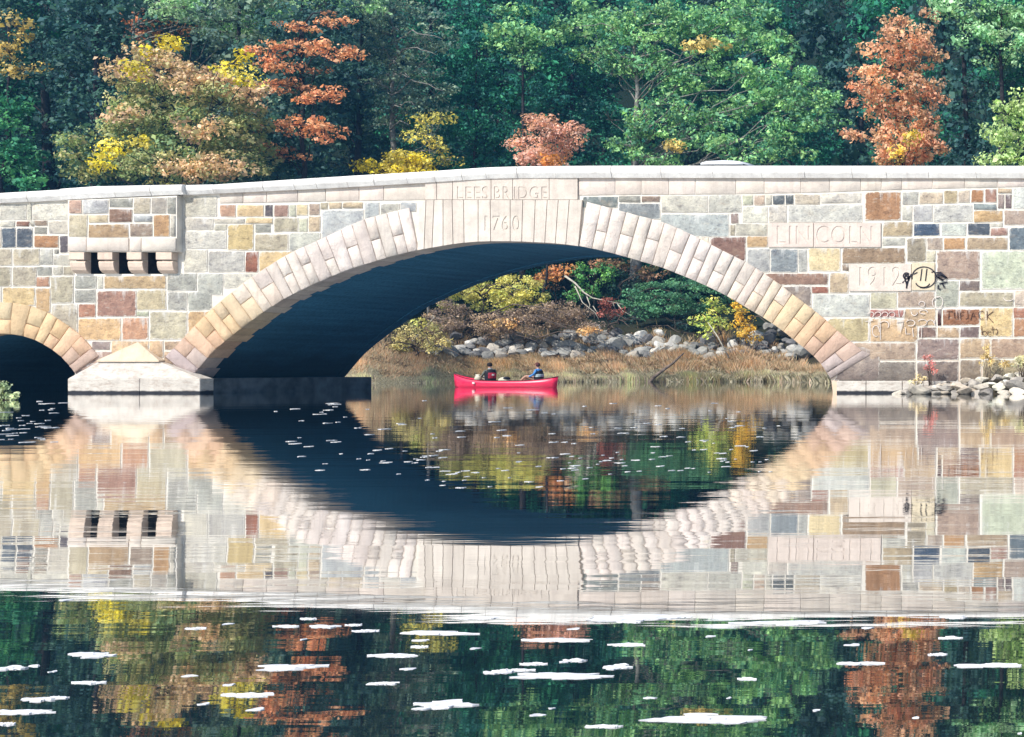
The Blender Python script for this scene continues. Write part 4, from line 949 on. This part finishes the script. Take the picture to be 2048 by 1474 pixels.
# driftwood and fallen branch
X, Y = on_bank(1300, 0); Y -= .7; X = wx(1300, Y)
dl = empty('driftwood_log', (X, Y, 0)); tag(dl, 'dark driftwood log slanting out of the water by the marsh grass', 'log')
pts = [P(1294, 770, Y), P(1308, 754, Y), P(1325, 741, Y + .2), P(1345, 727, Y + .5), P(1360, 713, Y + .7), P(1368, 706, Y + .8)]
part('log', *tube(pts, [.11, .13, .11, .09, .07, .04], 9), M['drift'], dl, True)
part('broken_branch', *tube([P(1297, 765, Y), P(1312, 772, Y - .2), P(1324, 779, Y - .4)], [.09, .06, .03], 6), M['drift'], dl, True)
M['pale_wood'] = simple('pale_wood', (.42, .39, .32), .9, .1, 4, .3)
X, Y = on_bank(1190, 12.5); Y -= 1.2
fb = empty('fallen_branch', (wx(1190, Y), Y, gz(X, Y))); tag(fb, 'pale bare fallen branch forking down over the boulders', 'branch')
for ln, ra in (([(1130, 552), (1150, 566), (1168, 585), (1185, 596), (1215, 602), (1247, 609)], .085), ([(1172, 588), (1180, 610), (1176, 622)], .05), ([(1150, 572), (1165, 605), (1190, 625), (1198, 640)], .05), ([(1234, 607), (1246, 622), (1268, 634)], .045), ([(1186, 612), (1200, 634)], .035), ([(1226, 606), (1233, 624)], .03)):
    n = len(ln); part('branch', *tube([P(a, b, Y - .12 * i) for i, (a, b) in enumerate(ln)], [ra * (1 - .75 * i / (n - 1)) for i in range(n)], 6), M['pale_wood'], fb, True)
X, Y = on_bank(860, 7)
fb2 = empty('dead_stem', (wx(845, Y), Y, gz(X, Y))); tag(fb2, 'curled pale dead stem rising from the olive scrub', 'branch')
part('stem', *tube([P(825, 682, Y), P(845, 660, Y), P(862, 642, Y), (P(869, 634, Y)), P(866, 631, Y), P(861, 635, Y)], [.05, .045, .04, .035, .03, .02], 6), M['pale_wood'], fb2, True)
X, Y = on_bank(1440, 6)
st = empty('leaning_pole', (wx(1450, Y), Y, gz(X, Y))); tag(st, 'thin pale leaning stem below the yellow green sapling', 'branch')
part('stem', *tube([P(1416, 645, Y), P(1436, 674, Y), P(1458, 716, Y)], [.03, .05, .055], 6), M['pale_wood'], st, True)

# ---------------------------------------------------------------- near rocks, weeds
rp = empty('rock_pile', (wx(1950, 58.5), 58.5, 0)); tag(rp, 'heap of pale broken rocks at the water edge below the abutment', 'rocks')
r_ = random.Random(8)
prof = [(1800, 777), (1850, 768), (1900, 752), (1960, 742), (2048, 728), (2200, 700)]
for rowi, Yr in enumerate((57.2, 57.9, 58.6, 59.2)):
    px = 1800 + rowi * 26
    while px < 2250:
        s = r_.uniform(.18, .42)
        base = max(0, (interp([(1780, 0), (1850, .12), (1950, .42), (2048, .62), (2250, 1.2)], px)) * (rowi) / 3)
        rock(rp, wx(px, Yr), Yr, base + s * .22, s * r_.uniform(1.0, 1.7), s, s * r_.uniform(.35, .7), r_.choice(((196, 186, 170), (178, 170, 158), (208, 198, 182), (160, 152, 142), (188, 174, 156))), r_, 'rock')
        px += s * 50 * r_.uniform(1.4, 2.0)
for px, py, s in ((1806, 783, .22), (1828, 781, .25), (1850, 784, .3), (1870, 781, .26), (1835, 772, .16)):
    Yr = 57.6; rock(rp, wx(px, Yr), Yr, max(.03, wz(py, Yr)), s * 1.5, s, s * .35, (196, 188, 174), r_, 'rock')
# soil bank beneath the rocks
Vv = []; Ff = []
for i, px in enumerate(np.linspace(1780, 2600, 24)):
    k = interp([(1780, 0), (1850, .1), (1950, .4), (2048, .6), (2250, 1.2), (2600, 2.0)], px)
    for Yr, q in ((56.6, -.25), (57.6, .0), (58.8, .55), (60.02, .9)): Vv.append((wx(px, Yr), Yr, k * q - .02 + .0))
for i in range(23):
    for j in range(3): a = i * 4 + j; Ff.append((a, a + 4, a + 5, a + 1))
tag(link('near_bank', pmesh('near_bank', Vv, Ff, True), M['floor']), kind='structure')
def weed(name, label, px, Y, z0, blob, pal, seed, leaf=.09, dens=.8, stems=9, cat='plant'):
    r = np.random.default_rng(seed); root = empty(name, (wx(px, Y), Y, z0)); tag(root, label, cat)
    cs, rs, pr = [], [], []
    for (bx, by, rx, ry) in blob:
        p, s = subclumps(P(bx, by, Y), (rx * Y / F, rx * Y / F * .6, ry * Y / F), max(4, int(rx * ry / 14)), .1, r, .9); cs.append(p); rs.append(s)
    cs = np.concatenate(cs); rs = np.concatenate(rs)
    for q in cs[:: max(1, len(cs) // stems)]: pr.append(limb((wx(px, Y) + r.normal() * .05, Y, z0 - .05), q, .014, .006, r, 4))
    part('stem', *merge(*pr), M['twig'], root, True)
    v, c = leaf_cloud(cs, rs, int(dens * len(cs) * 26), leaf, [C(*q) for q in pal], seed); leaf_object('leaves', v, c, root)
weed('crimson_weed', 'small crimson weed growing against the abutment by the rocks', 1860, 59.3, .35, [(1856, 712, 9, 8), (1862, 726, 9, 8), (1866, 738, 6, 7), (1854, 735, 5, 6)], [(170, 96, 96), (188, 120, 112)], 3, .07)
weed('straw_weed', 'tall straw yellow weeds against the wall above the rock pile', 1975, 59.4, .5, [(1974, 705, 8, 14), (1980, 720, 9, 14), (1966, 722, 7, 10), (2010, 730, 14, 8)], [(214, 190, 122), (196, 172, 110)], 4, .07)
weed('pale_weed', 'pale leafy weed on the rocks at the right frame edge', 2043, 58.8, .7, [(2042, 716, 12, 12), (2036, 730, 10, 10), (2054, 722, 12, 14)], [(206, 196, 166), (178, 176, 140)], 5, .08)
weed('dry_tuft', 'dry tuft between the ledge and the first rocks', 1838, 58.6, .1, [(1836, 755, 8, 8), (1828, 765, 10, 6), (1850, 758, 8, 5)], [(184, 170, 130), (160, 146, 112)], 6, .07)
weed('water_plant', 'leafy green water plant standing in the pond before the small arch', 8, 47, 0, [(0, 785, 22, 14), (10, 770, 8, 8), (22, 790, 14, 7), (34, 793, 10, 3), (-16, 775, 16, 20)], [(116, 124, 88), (140, 146, 110), (92, 106, 74)], 7, .09, 1.0)

# ---------------------------------------------------------------- canoe and paddlers
YC = 77.5
t = NT('canoe_red'); pos = t.n('ShaderNodeNewGeometry').outputs['Position']
M['canoe'] = t.done(t.mix(t.ramp(t.noise(t.mapping(pos, (1, 1, 6)), 5, 6, .7), [(.45, 0.0), (.72, 1.0)]), (.78, .014, .08), (.66, .06, .12)), .35, .45)
M['canoe_trim'] = simple('canoe_trim', (.10, .012, .018), .5); M['canoe_seat'] = simple('canoe_seat', (.05, .04, .035), .7)
cx0, cx1 = wx(908, YC), wx(1116, YC); CL = cx1 - cx0; cxm = (cx0 + cx1) / 2
canoe = empty('canoe', (cxm, YC, 0)); tag(canoe, 'bright pinkish red canoe on the water under the arch', 'canoe')
def hull(inner=0.0):
    Vv, Ff = [], []; ns, nr = 25, 9
    for i in range(ns):
        u = -1 + 2 * i / (ns - 1); a = abs(u)
        b = .44 * (1 - a ** 2.6) ** .8 + .012
        sheer = .33 + (.37 if u < 0 else .21) * a ** 3.0
        keel = -.12 + .10 * a ** 5
        x = cxm + u * CL / 2
        for j in range(nr):
            t_ = -1 + 2 * j / (nr - 1); s_ = abs(t_)
            wv = math.sin(min(1, s_ * 1.15) * math.pi / 2) if s_ < .87 else 1.0 - .03 * (s_ - .87) / .13
            zz = keel + (sheer - keel) * (s_ ** 2.6)
            Vv.append((x - u * .10 * (1 - s_) * (a > .9), YC + math.copysign(1, t_) * b * wv if s_ > 0 else YC, zz))
    for i in range(ns - 1):
        for j in range(nr - 1): k = i * nr + j; Ff.append((k, k + 1, k + nr + 1, k + nr))
    return Vv, Ff
Vv, Ff = hull(); h_ = part('hull', Vv, Ff, M['canoe'], canoe, True)
sd = h_.modifiers.new('solid', 'SOLIDIFY'); sd.thickness = .015
for sgn, j in ((-1, 0), (1, 8)):
    part('gunwale', *tube([Vector(Vv[i * 9 + j]) + Vector((0, 0, .008)) for i in range(25)], [.018] * 25, 6), M['canoe_trim'], canoe, True)
for px, hb in ((981, .36), (1080, .25)): part('seat', *box(wx(px, YC) - .14, wx(px, YC) + .14, YC - hb, YC + hb, .235, .27), M['canoe_seat'], canoe)
part('thwart', *box(wx(1030, YC) - .03, wx(1030, YC) + .03, YC - .41, YC + .41, .28, .31), M['canoe_seat'], canoe)
Vv, Ff = box(wx(955, YC), wx(959.5, YC), YC - .452, YC - .40, .18, .27); part('sticker', Vv, Ff, M['white_paint'], canoe)

def skin_body(name, nodes, edges, parent, mat, sub=2):
    """nodes: list of (vector, radius); one continuous skinned surface"""
    off = Vector((0, 0, 0)); p = parent
    while p: off += p.location; p = p.parent
    m = bpy.data.meshes.new(name); m.from_pydata([tuple(Vector(n[0]) - off) for n in nodes], edges, []); m.update()
    o = bpy.data.objects.new(name, m); col.objects.link(o)
    o.modifiers.new('skin', 'SKIN'); 
    for i, sv in enumerate(m.skin_vertices[0].data):
        rr_ = nodes[i][1]; sv.radius = tuple(1.2 * z for z in rr_) if isinstance(rr_, tuple) else (1.2 * rr_, 1.2 * rr_); sv.use_root = (i == 0)
    s = o.modifiers.new('sub', 'SUBSURF'); s.levels = sub; s.render_levels = sub
    dg = bpy.context.evaluated_depsgraph_get(); dg.update()
    nm = bpy.data.meshes.new_from_object(o.evaluated_get(dg)); o.modifiers.clear(); o.data = nm
    nm.polygons.foreach_set('use_smooth', [True] * len(nm.polygons))
    nm.materials.clear(); o.parent = parent
    for q in (mat if isinstance(mat, list) else [mat]): nm.materials.append(q)
    return o
def ball(c, r, seg=12, rings=9):
    c = Vector(c); r = r if isinstance(r, tuple) else (r, r, r); Vv, Ff = [], []
    for i in range(rings + 1):
        a = math.pi * i / rings
        for j in range(seg):
            b = 2 * math.pi * j / seg; Vv.append(c + Vector((math.sin(a) * math.cos(b) * r[0], math.sin(a) * math.sin(b) * r[1], math.cos(a) * r[2])))
    for i in range(rings):
        for j in range(seg):
            j2 = (j + 1) % seg; Ff.append((i * seg + j, i * seg + j2, (i + 1) * seg + j2, (i + 1) * seg + j))
    return Vv, Ff
M['skin'] = simple('skin', (.52, .30, .22), .6, .3, 9, .1); M['jacket_grey'] = simple('grey_jacket', (.17, .18, .155), .9); M['jacket_blue'] = simple('blue_jacket', (.07, .26, .62), .8)
M['vest_black'] = simple('black_vest', (.012, .012, .02), .7); M['vest_red'] = simple('red_vest_panel', (.42, .02, .05), .7); M['hair'] = simple('dark_hair', (.016, .011, .012), .8); M['cap'] = simple('brown_cap', (.10, .035, .03), .8)
M['vest_pale'] = simple('pale_vest_panel', (.42, .52, .56), .7); M['trousers'] = simple('pale_trousers', (.62, .58, .46), .9); M['shoe'] = simple('shoe', (.05, .05, .06), .7)
def paddler(px, hz, face, shirt, legm, label, dz=0):
    """seated figure; face = heading angle of the body in the ground plane (0 = +X, pi = -X)"""
    X = wx(px, YC); root = empty('person', (X, YC, .27)); tag(root, label, 'person')
    fw = Vector((math.cos(face), math.sin(face), 0)); sd_ = Vector((-fw.y, fw.x, 0))
    o = Vector((X, YC, .27)); up = Vector((0, 0, 1))
    PS = 1.2
    def q(f, s, u): return o + (fw * f + sd_ * s + up * u) * PS
    nodes = [(q(0, 0, .10), (.17, .14)), (q(.0, 0, .30), (.155, .12)), (q(.02, 0, .46), (.18, .12)), (q(.03, 0, .54), (.10, .08)), (q(.04, 0, .60), (.055, .055)), (q(.06, 0, .66), (.065, .075)), (q(.07, 0, .73), (.082, .098)), (q(.065, 0, .80), (.07, .085)),
             (q(.03, .20, .50), .065), (q(.10, .27, .32), .05), (q(.30, .20, .24), .038), (q(.38, .17, .24), .035),
             (q(.03, -.20, .50), .065), (q(.10, -.27, .32), .05), (q(.30, -.20, .24), .038), (q(.38, -.17, .24), .035)]
    edges = [(0, 1), (1, 2), (2, 3), (3, 4), (4, 5), (5, 6), (6, 7), (2, 8), (8, 9), (9, 10), (10, 11), (2, 12), (12, 13), (13, 14), (14, 15)]
    for s in (1, -1):
        n = len(nodes)
        nodes += [(q(.10, .10 * s, .09), .085), (q(.48, .13 * s, .26), .062), (q(.74, .12 * s, .0), .042), (q(.86, .12 * s, -.02), .04)]
        edges += [(0, n), (n, n + 1), (n + 1, n + 2), (n + 2, n + 3)]
    b = skin_body('body', nodes, edges, root, [shirt, M['skin'], legm, M['shoe']], 2)
    inv = b.data
    for pl in inv.polygons:
        c = Vector(pl.center) + Vector((X, YC, .27)); l_ = c - o; f_ = l_.dot(fw) / PS; s_ = l_.dot(sd_) / PS; u_ = l_.z / PS
        mi = 0
        if u_ > .575 and abs(s_) < .13: mi = 1
        elif f_ > .325 and u_ > .19 and abs(s_) > .12 and u_ > .2 and f_ < .46 and u_ < .30 and abs(s_) > .14: mi = 1
        elif f_ > .13 and u_ < .36 and abs(s_) < .22: mi = 2 if f_ < .78 else 3
        pl.material_index = mi
    # hands: palm with five separate fingers, closed round the paddle shaft
    for s in (1, -1):
        w_ = q(.38, .17 * s, .24); hv = []
        hv.append(ball(w_ + fw * .05, (.042, .04, .03), 8, 6))
        for k in range(4):
            a = w_ + fw * .075 + sd_ * (.027 - .018 * k); L = (.034, .040, .037, .028)[k]
            hv.append(tube([a, a + fw * L + up * .004, a + fw * L * 1.2 - up * .025, a + fw * L * .6 - up * .04], [.010, .0095, .009, .008], 6))
        th = w_ + fw * .03 + sd_ * (.035 * -s); hv.append(tube([th, th + fw * .03 - up * .012 - sd_ * .012 * s, th + fw * .055 - up * .032], [.011, .010, .008], 6))
        part('hand', *merge(*hv), M['skin'], root, True)
    # face
    hc = q(.07, 0, .73)
    fp = [tube([hc + fw * .085 + up * .01, hc + fw * .115 - up * .018, hc + fw * .09 - up * .028], [.010, .016, .010], 6)]
    for s in (1, -1): fp.append(ball(hc + sd_ * s * .088 + up * -.002, (.018, .018, .03), 8, 6))
    part('nose_and_ears', *merge(*fp), M['skin'], root, True)
    for s in (1, -1): part('eye', *ball(hc + fw * .088 + sd_ * s * .033 + up * .012, .011, 8, 6), M['hair'], root, True)
    part('mouth', *tube([hc + fw * .082 + sd_ * .025 - up * .05, hc + fw * .092 - up * .052, hc + fw * .082 - sd_ * .025 - up * .05], [.004, .006, .004], 5), M['vest_red'], root, True)
    return root, q, fw, sd_, up
def shell(q, u0, u1, rad, n=14, a0=0, a1=360, f0=0.01, taper=None):
    Vv, Ff = [], []; rows = 6
    for i in range(rows + 1):
        u = u0 + (u1 - u0) * i / rows; k = 1 - .22 * max(0, (i / rows - .7) / .3)
        for j in range(n + 1):
            a = math.radians(a0 + (a1 - a0) * j / n); Vv.append(q(f0 + math.cos(a) * rad[0] * k, math.sin(a) * rad[1] * k, u))
    for i in range(rows):
        for j in range(n): k = i * (n + 1) + j; Ff.append((k, k + 1, k + n + 2, k + n + 1))
    return Vv, Ff
def hair_cap(q, mat, root, name, lo=.735, brim=False):
    hc = q(.062, 0, .74); Vv, Ff = ball(hc, (.124, .124, .13), 14, 10)
    keep = [f for f in Ff if sum(Vv[i].z for i in f) / 4 - (q(0, 0, lo).z) > -.055 and not (sum((Vv[i] - hc).dot(q(1, 0, 0) - q(0, 0, 0)) for i in f) / 4 > .05 and sum(Vv[i].z for i in f) / 4 < hc.z + .045)]
    part(name, Vv, keep, mat, root, True)
    if brim: part('cap_brim', *ball(q(.16, 0, .765), (.07, .07, .012), 10, 6), mat, root, True)
root, q, fw, sd_, up = paddler(981, 0, math.radians(150), M['jacket_grey'], M['trousers'], 'paddler in grey jacket and red and black vest, back turned, in the canoe')
v_ = part('life_vest', *shell(q, .06, .53, (.185, .235)), M['vest_black'], root, True)
part('vest_panel', *shell(q, .16, .44, (.20, .25), 10, 135, 225), M['vest_red'], root, True)
part('vest_mark', *shell(q, .27, .37, (.207, .257), 4, 168, 192), M['white_paint'], root, True)
hair_cap(q, M['hair'], root, 'hair')
part('collar', *tube([q(.03 + .07 * math.cos(a), .07 * math.sin(a), .575) for a in np.linspace(0, 2 * math.pi, 13)], [.022] * 13, 6), M['vest_pale'], root, True)
root, q, fw, sd_, up = paddler(1078, 0, math.radians(186), M['jacket_blue'], M['skin'], 'paddler in bright blue sleeves and brown cap facing along the canoe')
part('life_vest', *shell(q, .06, .50, (.18, .225)), M['vest_black'], root, True)
part('vest_panel', *shell(q, .22, .38, (.19, .235), 16, 60, 300), M['vest_pale'], root, True)
hair_cap(q, M['cap'], root, 'cap', brim=True)
# gear and paddles
gb = empty('gear_bag', (wx(1010, YC), YC, .0)); tag(gb, 'pale gear bag with dark lid between the two paddlers', 'bag')
bmv, bmf = ball((wx(1010, YC), YC - .05, .33), (.30, .26, .20), 14, 9); part('bag', bmv, bmf, M['trousers'], gb, True)
bmv, bmf = ball((wx(1015, YC), YC - .08, .45), (.16, .2, .10), 12, 8); part('lid', bmv, bmf, M['vest_black'], gb, True)
db = empty('dry_bag', (wx(958, YC), YC, .0)); tag(db, 'cream dry bag in the canoe behind the paddler with the red vest', 'bag')
bmv, bmf = ball((wx(957, YC), YC - .02, .42), (.17, .2, .22), 12, 9); part('bag', bmv, bmf, M['trousers'], db, True)
part('roll_top', *tube([(wx(953, YC), YC - .05, .62), (wx(961, YC), YC - .05, .62)], [.05, .05], 8), M['trousers'], db, True)
M['paddle'] = simple('paddle_wood', (.30, .20, .11), .6)
for i, (px, lab, a) in enumerate(((972, 'wooden paddle held by the paddler with the red vest', .5), (1062, 'wooden paddle held by the paddler in blue sleeves', -.2))):
    X = wx(px, YC); pd = empty('paddle', (X, YC - .2, .45)); tag(pd, lab, 'paddle')
    A = Vector((X - .15, YC + .5, .62)); B = Vector((X - .1, YC - .38, .44)); 
    part('shaft', *tube([A, B], [.014, .014], 7), M['paddle'], pd, True)
    part('blade', *ball(A + (A - B).normalized() * .22, (.09, .24, .02), 10, 7), M['paddle'], pd, True)

# ---------------------------------------------------------------- white car crossing, roof above the parapet
YCAR = 65.0
M['car_white'] = simple('white_car_paint', (.80, .80, .80), .25, .5, 2, .03); M['car_glass'] = simple('car_glass', (.02, .025, .03), .08, .6); M['tyre'] = simple('tyre', (.02, .02, .02), .9); M['rim'] = simple('wheel_rim', (.5, .5, .52), .35, .6); M['lamp_red'] = simple('tail_lamp', (.4, .02, .02), .3); M['lamp_clear'] = simple('head_lamp', (.7, .7, .7), .2)
cz = wz(interp(COPT, 1450), YB) - DECK; cX = wx(1470, YCAR); roofz = wz(323.5, YCAR); H = roofz - cz
car = empty('car', (cX, YCAR, cz)); tag(car, 'white car on the bridge, only its roof showing over the parapet', 'car')
def loft(secs):
    n = len(secs[0]); Vv = [p for s in secs for p in s]; Ff = []
    for i in range(len(secs) - 1):
        for j in range(n): j2 = (j + 1) % n; Ff.append((i * n + j, i * n + j2, (i + 1) * n + j2, (i + 1) * n + j))
    Ff.append(tuple(range(n - 1, -1, -1))); Ff.append(tuple((len(secs) - 1) * n + j for j in range(n))); return Vv, Ff
def sec(x, w, z0, z1, top=None):
    top = w * .92 if top is None else top
    return [(cX + x, YCAR + s * ww, cz + z) for s, ww, z in ((-1, w, z0), (-1, w * 1.01, (z0 + z1) / 2), (-1, top, z1), (0, top * .5, z1 + .02), (1, top, z1), (1, w * 1.01, (z0 + z1) / 2), (1, w, z0))]
part('body', *loft([sec(-2.25, .7, .4, .7), sec(-2.1, .85, .28, .86), sec(-1.2, .9, .25, .96), sec(0, .9, .25, .98), sec(1.2, .9, .25, .92), sec(2.0, .84, .28, .80), sec(2.2, .7, .38, .68)]), M['car_white'], car, True)
part('windows', *loft([sec(-1.75, .78, .92, .96, .74), sec(-1.05, .78, .9, H - .12, .62), sec(0, .78, .9, H - .07, .62), sec(.55, .78, .9, H - .12, .6), sec(1.25, .78, .9, .95, .72)]), M['car_glass'], car, True)
part('roof', *loft([sec(-1.16, .72, H - .24, H - .10, .58), sec(-.9, .74, H - .24, H - .05, .60), sec(-.3, .76, H - .24, H - .02, .60), sec(.2, .76, H - .24, H - .03, .60), sec(.62, .72, H - .24, H - .09, .58)]), M['car_white'], car, True)
for x in (-1.35, 1.35):
    for s in (-1, 1):
        wv = tube([(cX + x, YCAR + s * .72, cz + .32), (cX + x, YCAR + s * .92, cz + .32)], [.32, .32], 16); w_ = part('wheel', *wv, M['tyre'], car, True)
        V2, F2 = tube([(0, s * .905, 0), (0, s * .93, 0)], [.2, .19], 12)
        link('rim', pmesh('rim', [Vector(v) + Vector((x, 0, .32)) for v in V2], F2), M['rim'], w_)
for s in (-1, 1):
    part('headlight', *box(cX + 2.08, cX + 2.2, YCAR + s * .6 - .12, YCAR + s * .6 + .12, cz + .6, cz + .7), M['lamp_clear'], car)
    part('tail_light', *box(cX - 2.24, cX - 2.1, YCAR + s * .66 - .1, YCAR + s * .66 + .1, cz + .66, cz + .78), M['lamp_red'], car)

# ---------------------------------------------------------------- pale and glint-white leaves and foam flakes afloat
t = NT('glint_leaf'); pos = t.n('ShaderNodeNewGeometry').outputs['Position']
M['glint_leaf'] = t.done(t.mix(t.ramp(t.noise(pos, 30, 3), [(.3, 0.0), (.7, 1.0)]), (.55, .55, .56), (.80, .79, .78)), .5, .4)  # leaves coloured white to carry the sky glint on them
M['drab_leaf'] = simple('drab_leaf', (.60, .59, .57), .5, .4, 40, .35)
def flake(px, py, wpx, hpx, label, group, seed, mat='glint_leaf'):
    Y = F * CAMZ / (py - 735); k = Y / F; r = random.Random(seed)
    hw = wpx / 2 * k
    dep = max(hw * .4, min(hw * 1.6, .8 * hpx * Y * Y / (F * CAMZ) / 2)); hgt = min(.03, max(.003, .9 * k * (1.5 if Y > 9 else .8)))
    Vv, Ff = [], []
    lobes = [(0, 0, 1.0)] if wpx < 34 else [(r.uniform(-.62, .62), r.uniform(-.75, .75), r.uniform(.22, .42)) for _ in range(6)] + [(-.55, r.uniform(-.3, .3), .4), (.55, r.uniform(-.3, .3), .4), (0, 0, .46), (r.uniform(-.3, .3), r.uniform(-.3, .3), .4)]
    for li, (lx, ly, ls) in enumerate(lobes):
        n = 11; b0 = len(Vv); z = hgt * (.5 + .08 * li)
        ph = r.uniform(0, 6.28)
        for i in range(n):
            a = 2 * math.pi * i / n; q = ls * (1 + .22 * math.sin(3 * a + ph) + r.uniform(-.14, .14))
            Vv.append((lx * hw + math.cos(a) * hw * q, ly * dep + math.sin(a) * dep * q * (.62 if len(lobes) > 1 else 1), z * r.uniform(.5, 1.6)))
        Vv.append((lx * hw, ly * dep, z * .6))
        for i in range(n): Vv.append((Vv[b0 + i][0] * .96, Vv[b0 + i][1] * .96, -.004))
        for i in range(n):
            i2 = (i + 1) % n; Ff += [(b0 + i, b0 + i2, b0 + n), (b0 + n + 1 + i, b0 + n + 1 + i2, b0 + i2, b0 + i)]
    o = link('floating_leaf', pmesh('floating_leaf', Vv, Ff), M[mat], None, (wx(px, Y), Y, 0))
    tag(o, label, 'leaf', group); return o
BIG = [(132, 1200, 22, 4), (184, 1310, 107, 17), (30, 1336, 62, 16), (177, 1366, 70, 7), (107, 1343, 12, 4), (88, 1398, 86, 16), (50, 1424, 120, 13), (15, 1448, 34, 8), (378, 1352, 28, 5), (494, 1390, 113, 13), (458, 1370, 20, 5), (408, 1408, 20, 6), (513, 1419, 30, 8), (392, 1257, 42, 5), (455, 1248, 18, 4), (572, 1253, 55, 6), (648, 1253, 66, 12), (707, 1250, 34, 5), (617, 1238, 36, 4), (732, 1262, 54, 7), (606, 1279, 10, 3), (582, 1334, 142, 20), (782, 1312, 108, 10), (767, 1367, 62, 7), (817, 1338, 26, 5), (875, 1267, 165, 11), (842, 1281, 32, 4), (838, 1294, 36, 4), (955, 1236, 80, 7), (998, 1344, 60, 16), (884, 1411, 136, 27), (950, 1297, 20, 4),
       (1276, 1236, 214, 10), (1258, 1244, 52, 4), (1558, 1246, 190, 8), (1148, 1258, 22, 4), (1107, 1281, 138, 9), (1254, 1290, 82, 6), (1068, 1328, 54, 7), (1150, 1321, 52, 11), (1238, 1334, 66, 15), (1040, 1341, 60, 7), (1130, 1351, 210, 10), (1496, 1358, 42, 7), (1300, 1396, 26, 4), (1075, 1430, 30, 6), (1103, 1417, 12, 3), (1207, 1453, 78, 8), (1415, 1437, 262, 20), (1720, 1327, 106, 11), (1980, 1331, 138, 11), (1902, 1276, 50, 6), (1876, 1309, 40, 5), (1705, 1290, 30, 5), (1735, 1256, 22, 4), (1420, 1273, 18, 4), (1500, 1300, 8, 3), (1632, 1421, 14, 4), (1832, 1436, 14, 4), (1906, 1235, 60, 7), (1458, 1396, 8, 3), (2040, 1467, 8, 6)]
def zone(px):
    return ('left frame edge' if px < 110 else 'mixed maple reflection' if px < 500 else 'orange maple reflection' if px < 700 else 'dark hemlock reflection' if px < 930 else 'salmon bush reflection' if px < 1180 else 'great oak reflection' if px < 1660 else 'russet oak reflection' if px < 1880 else 'right frame edge')
def band_(py):
    return ('touching reflected coping' if py < 1240 else 'below reflected coping' if py < 1262 else 'high in dark water' if py < 1300 else 'midway in dark water' if py < 1350 else 'low in dark water' if py < 1405 else 'at frame bottom')
used = {}
for i, (px, py, w, h) in enumerate(BIG):
    sz = 'tiny' if w < 24 else 'small' if w < 45 else 'middling' if w < 90 else 'large' if w < 150 else 'very long'
    lab = '%s white leaf patch %s by %s' % (sz, band_(py), zone(px))
    used.setdefault(lab, []).append(i)
order = ('leftmost', 'second from left', 'third from left', 'fourth from left')
for lab, ids in used.items():
    ids = sorted(ids, key=lambda k: BIG[k][0])
    for j, i in enumerate(ids):
        px, py, w, h = BIG[i]
        flake(px, py, w, h, lab if len(ids) == 1 else lab + ', ' + order[j], 'leaf clusters floating in the foreground', i)
r_ = random.Random(21)
for i in range(215):
    if i < 36: px, py = r_.uniform(0, 128), r_.uniform(800, 885)
    else: px, py = r_.uniform(430, 1560), 800 + 205 * r_.random() ** .85
    if i >= 36 and px < 480 + (py - 800) * 1.0: px = r_.uniform(700, 1400)
    if py > 985 - abs(px - 1000) * .12 and i >= 36: py -= 60
    flake(px, py, r_.choice((5, 6, 7, 9, 11, 13, 18)), r_.uniform(1, 2), 'small pale leaf adrift on the dark reflection of the arches', 'small leaves drifting on the arch reflections', 500 + i, 'drab_leaf')


# ---------------------------------------------------------------- thin blue volume added to lift and tint the dark tones
vm = bpy.data.materials.new('shadow_lift_haze'); vm.use_nodes = True; nt_ = vm.node_tree
nt_.nodes.remove(nt_.nodes['Principled BSDF'])
pv = nt_.nodes.new('ShaderNodeVolumePrincipled'); pv.inputs['Density'].default_value = .00032; pv.inputs['Color'].default_value = (.16, .52, 1.0, 1); pv.inputs['Anisotropy'].default_value = 0
nt_.links.new(pv.outputs[0], nt_.nodes['Material Output'].inputs['Volume'])
tag(link('shadow_lift_haze', pmesh('shadow_lift_haze', *box(-220, 220, -70, 320, -6, 140)), vm), kind='stuff')
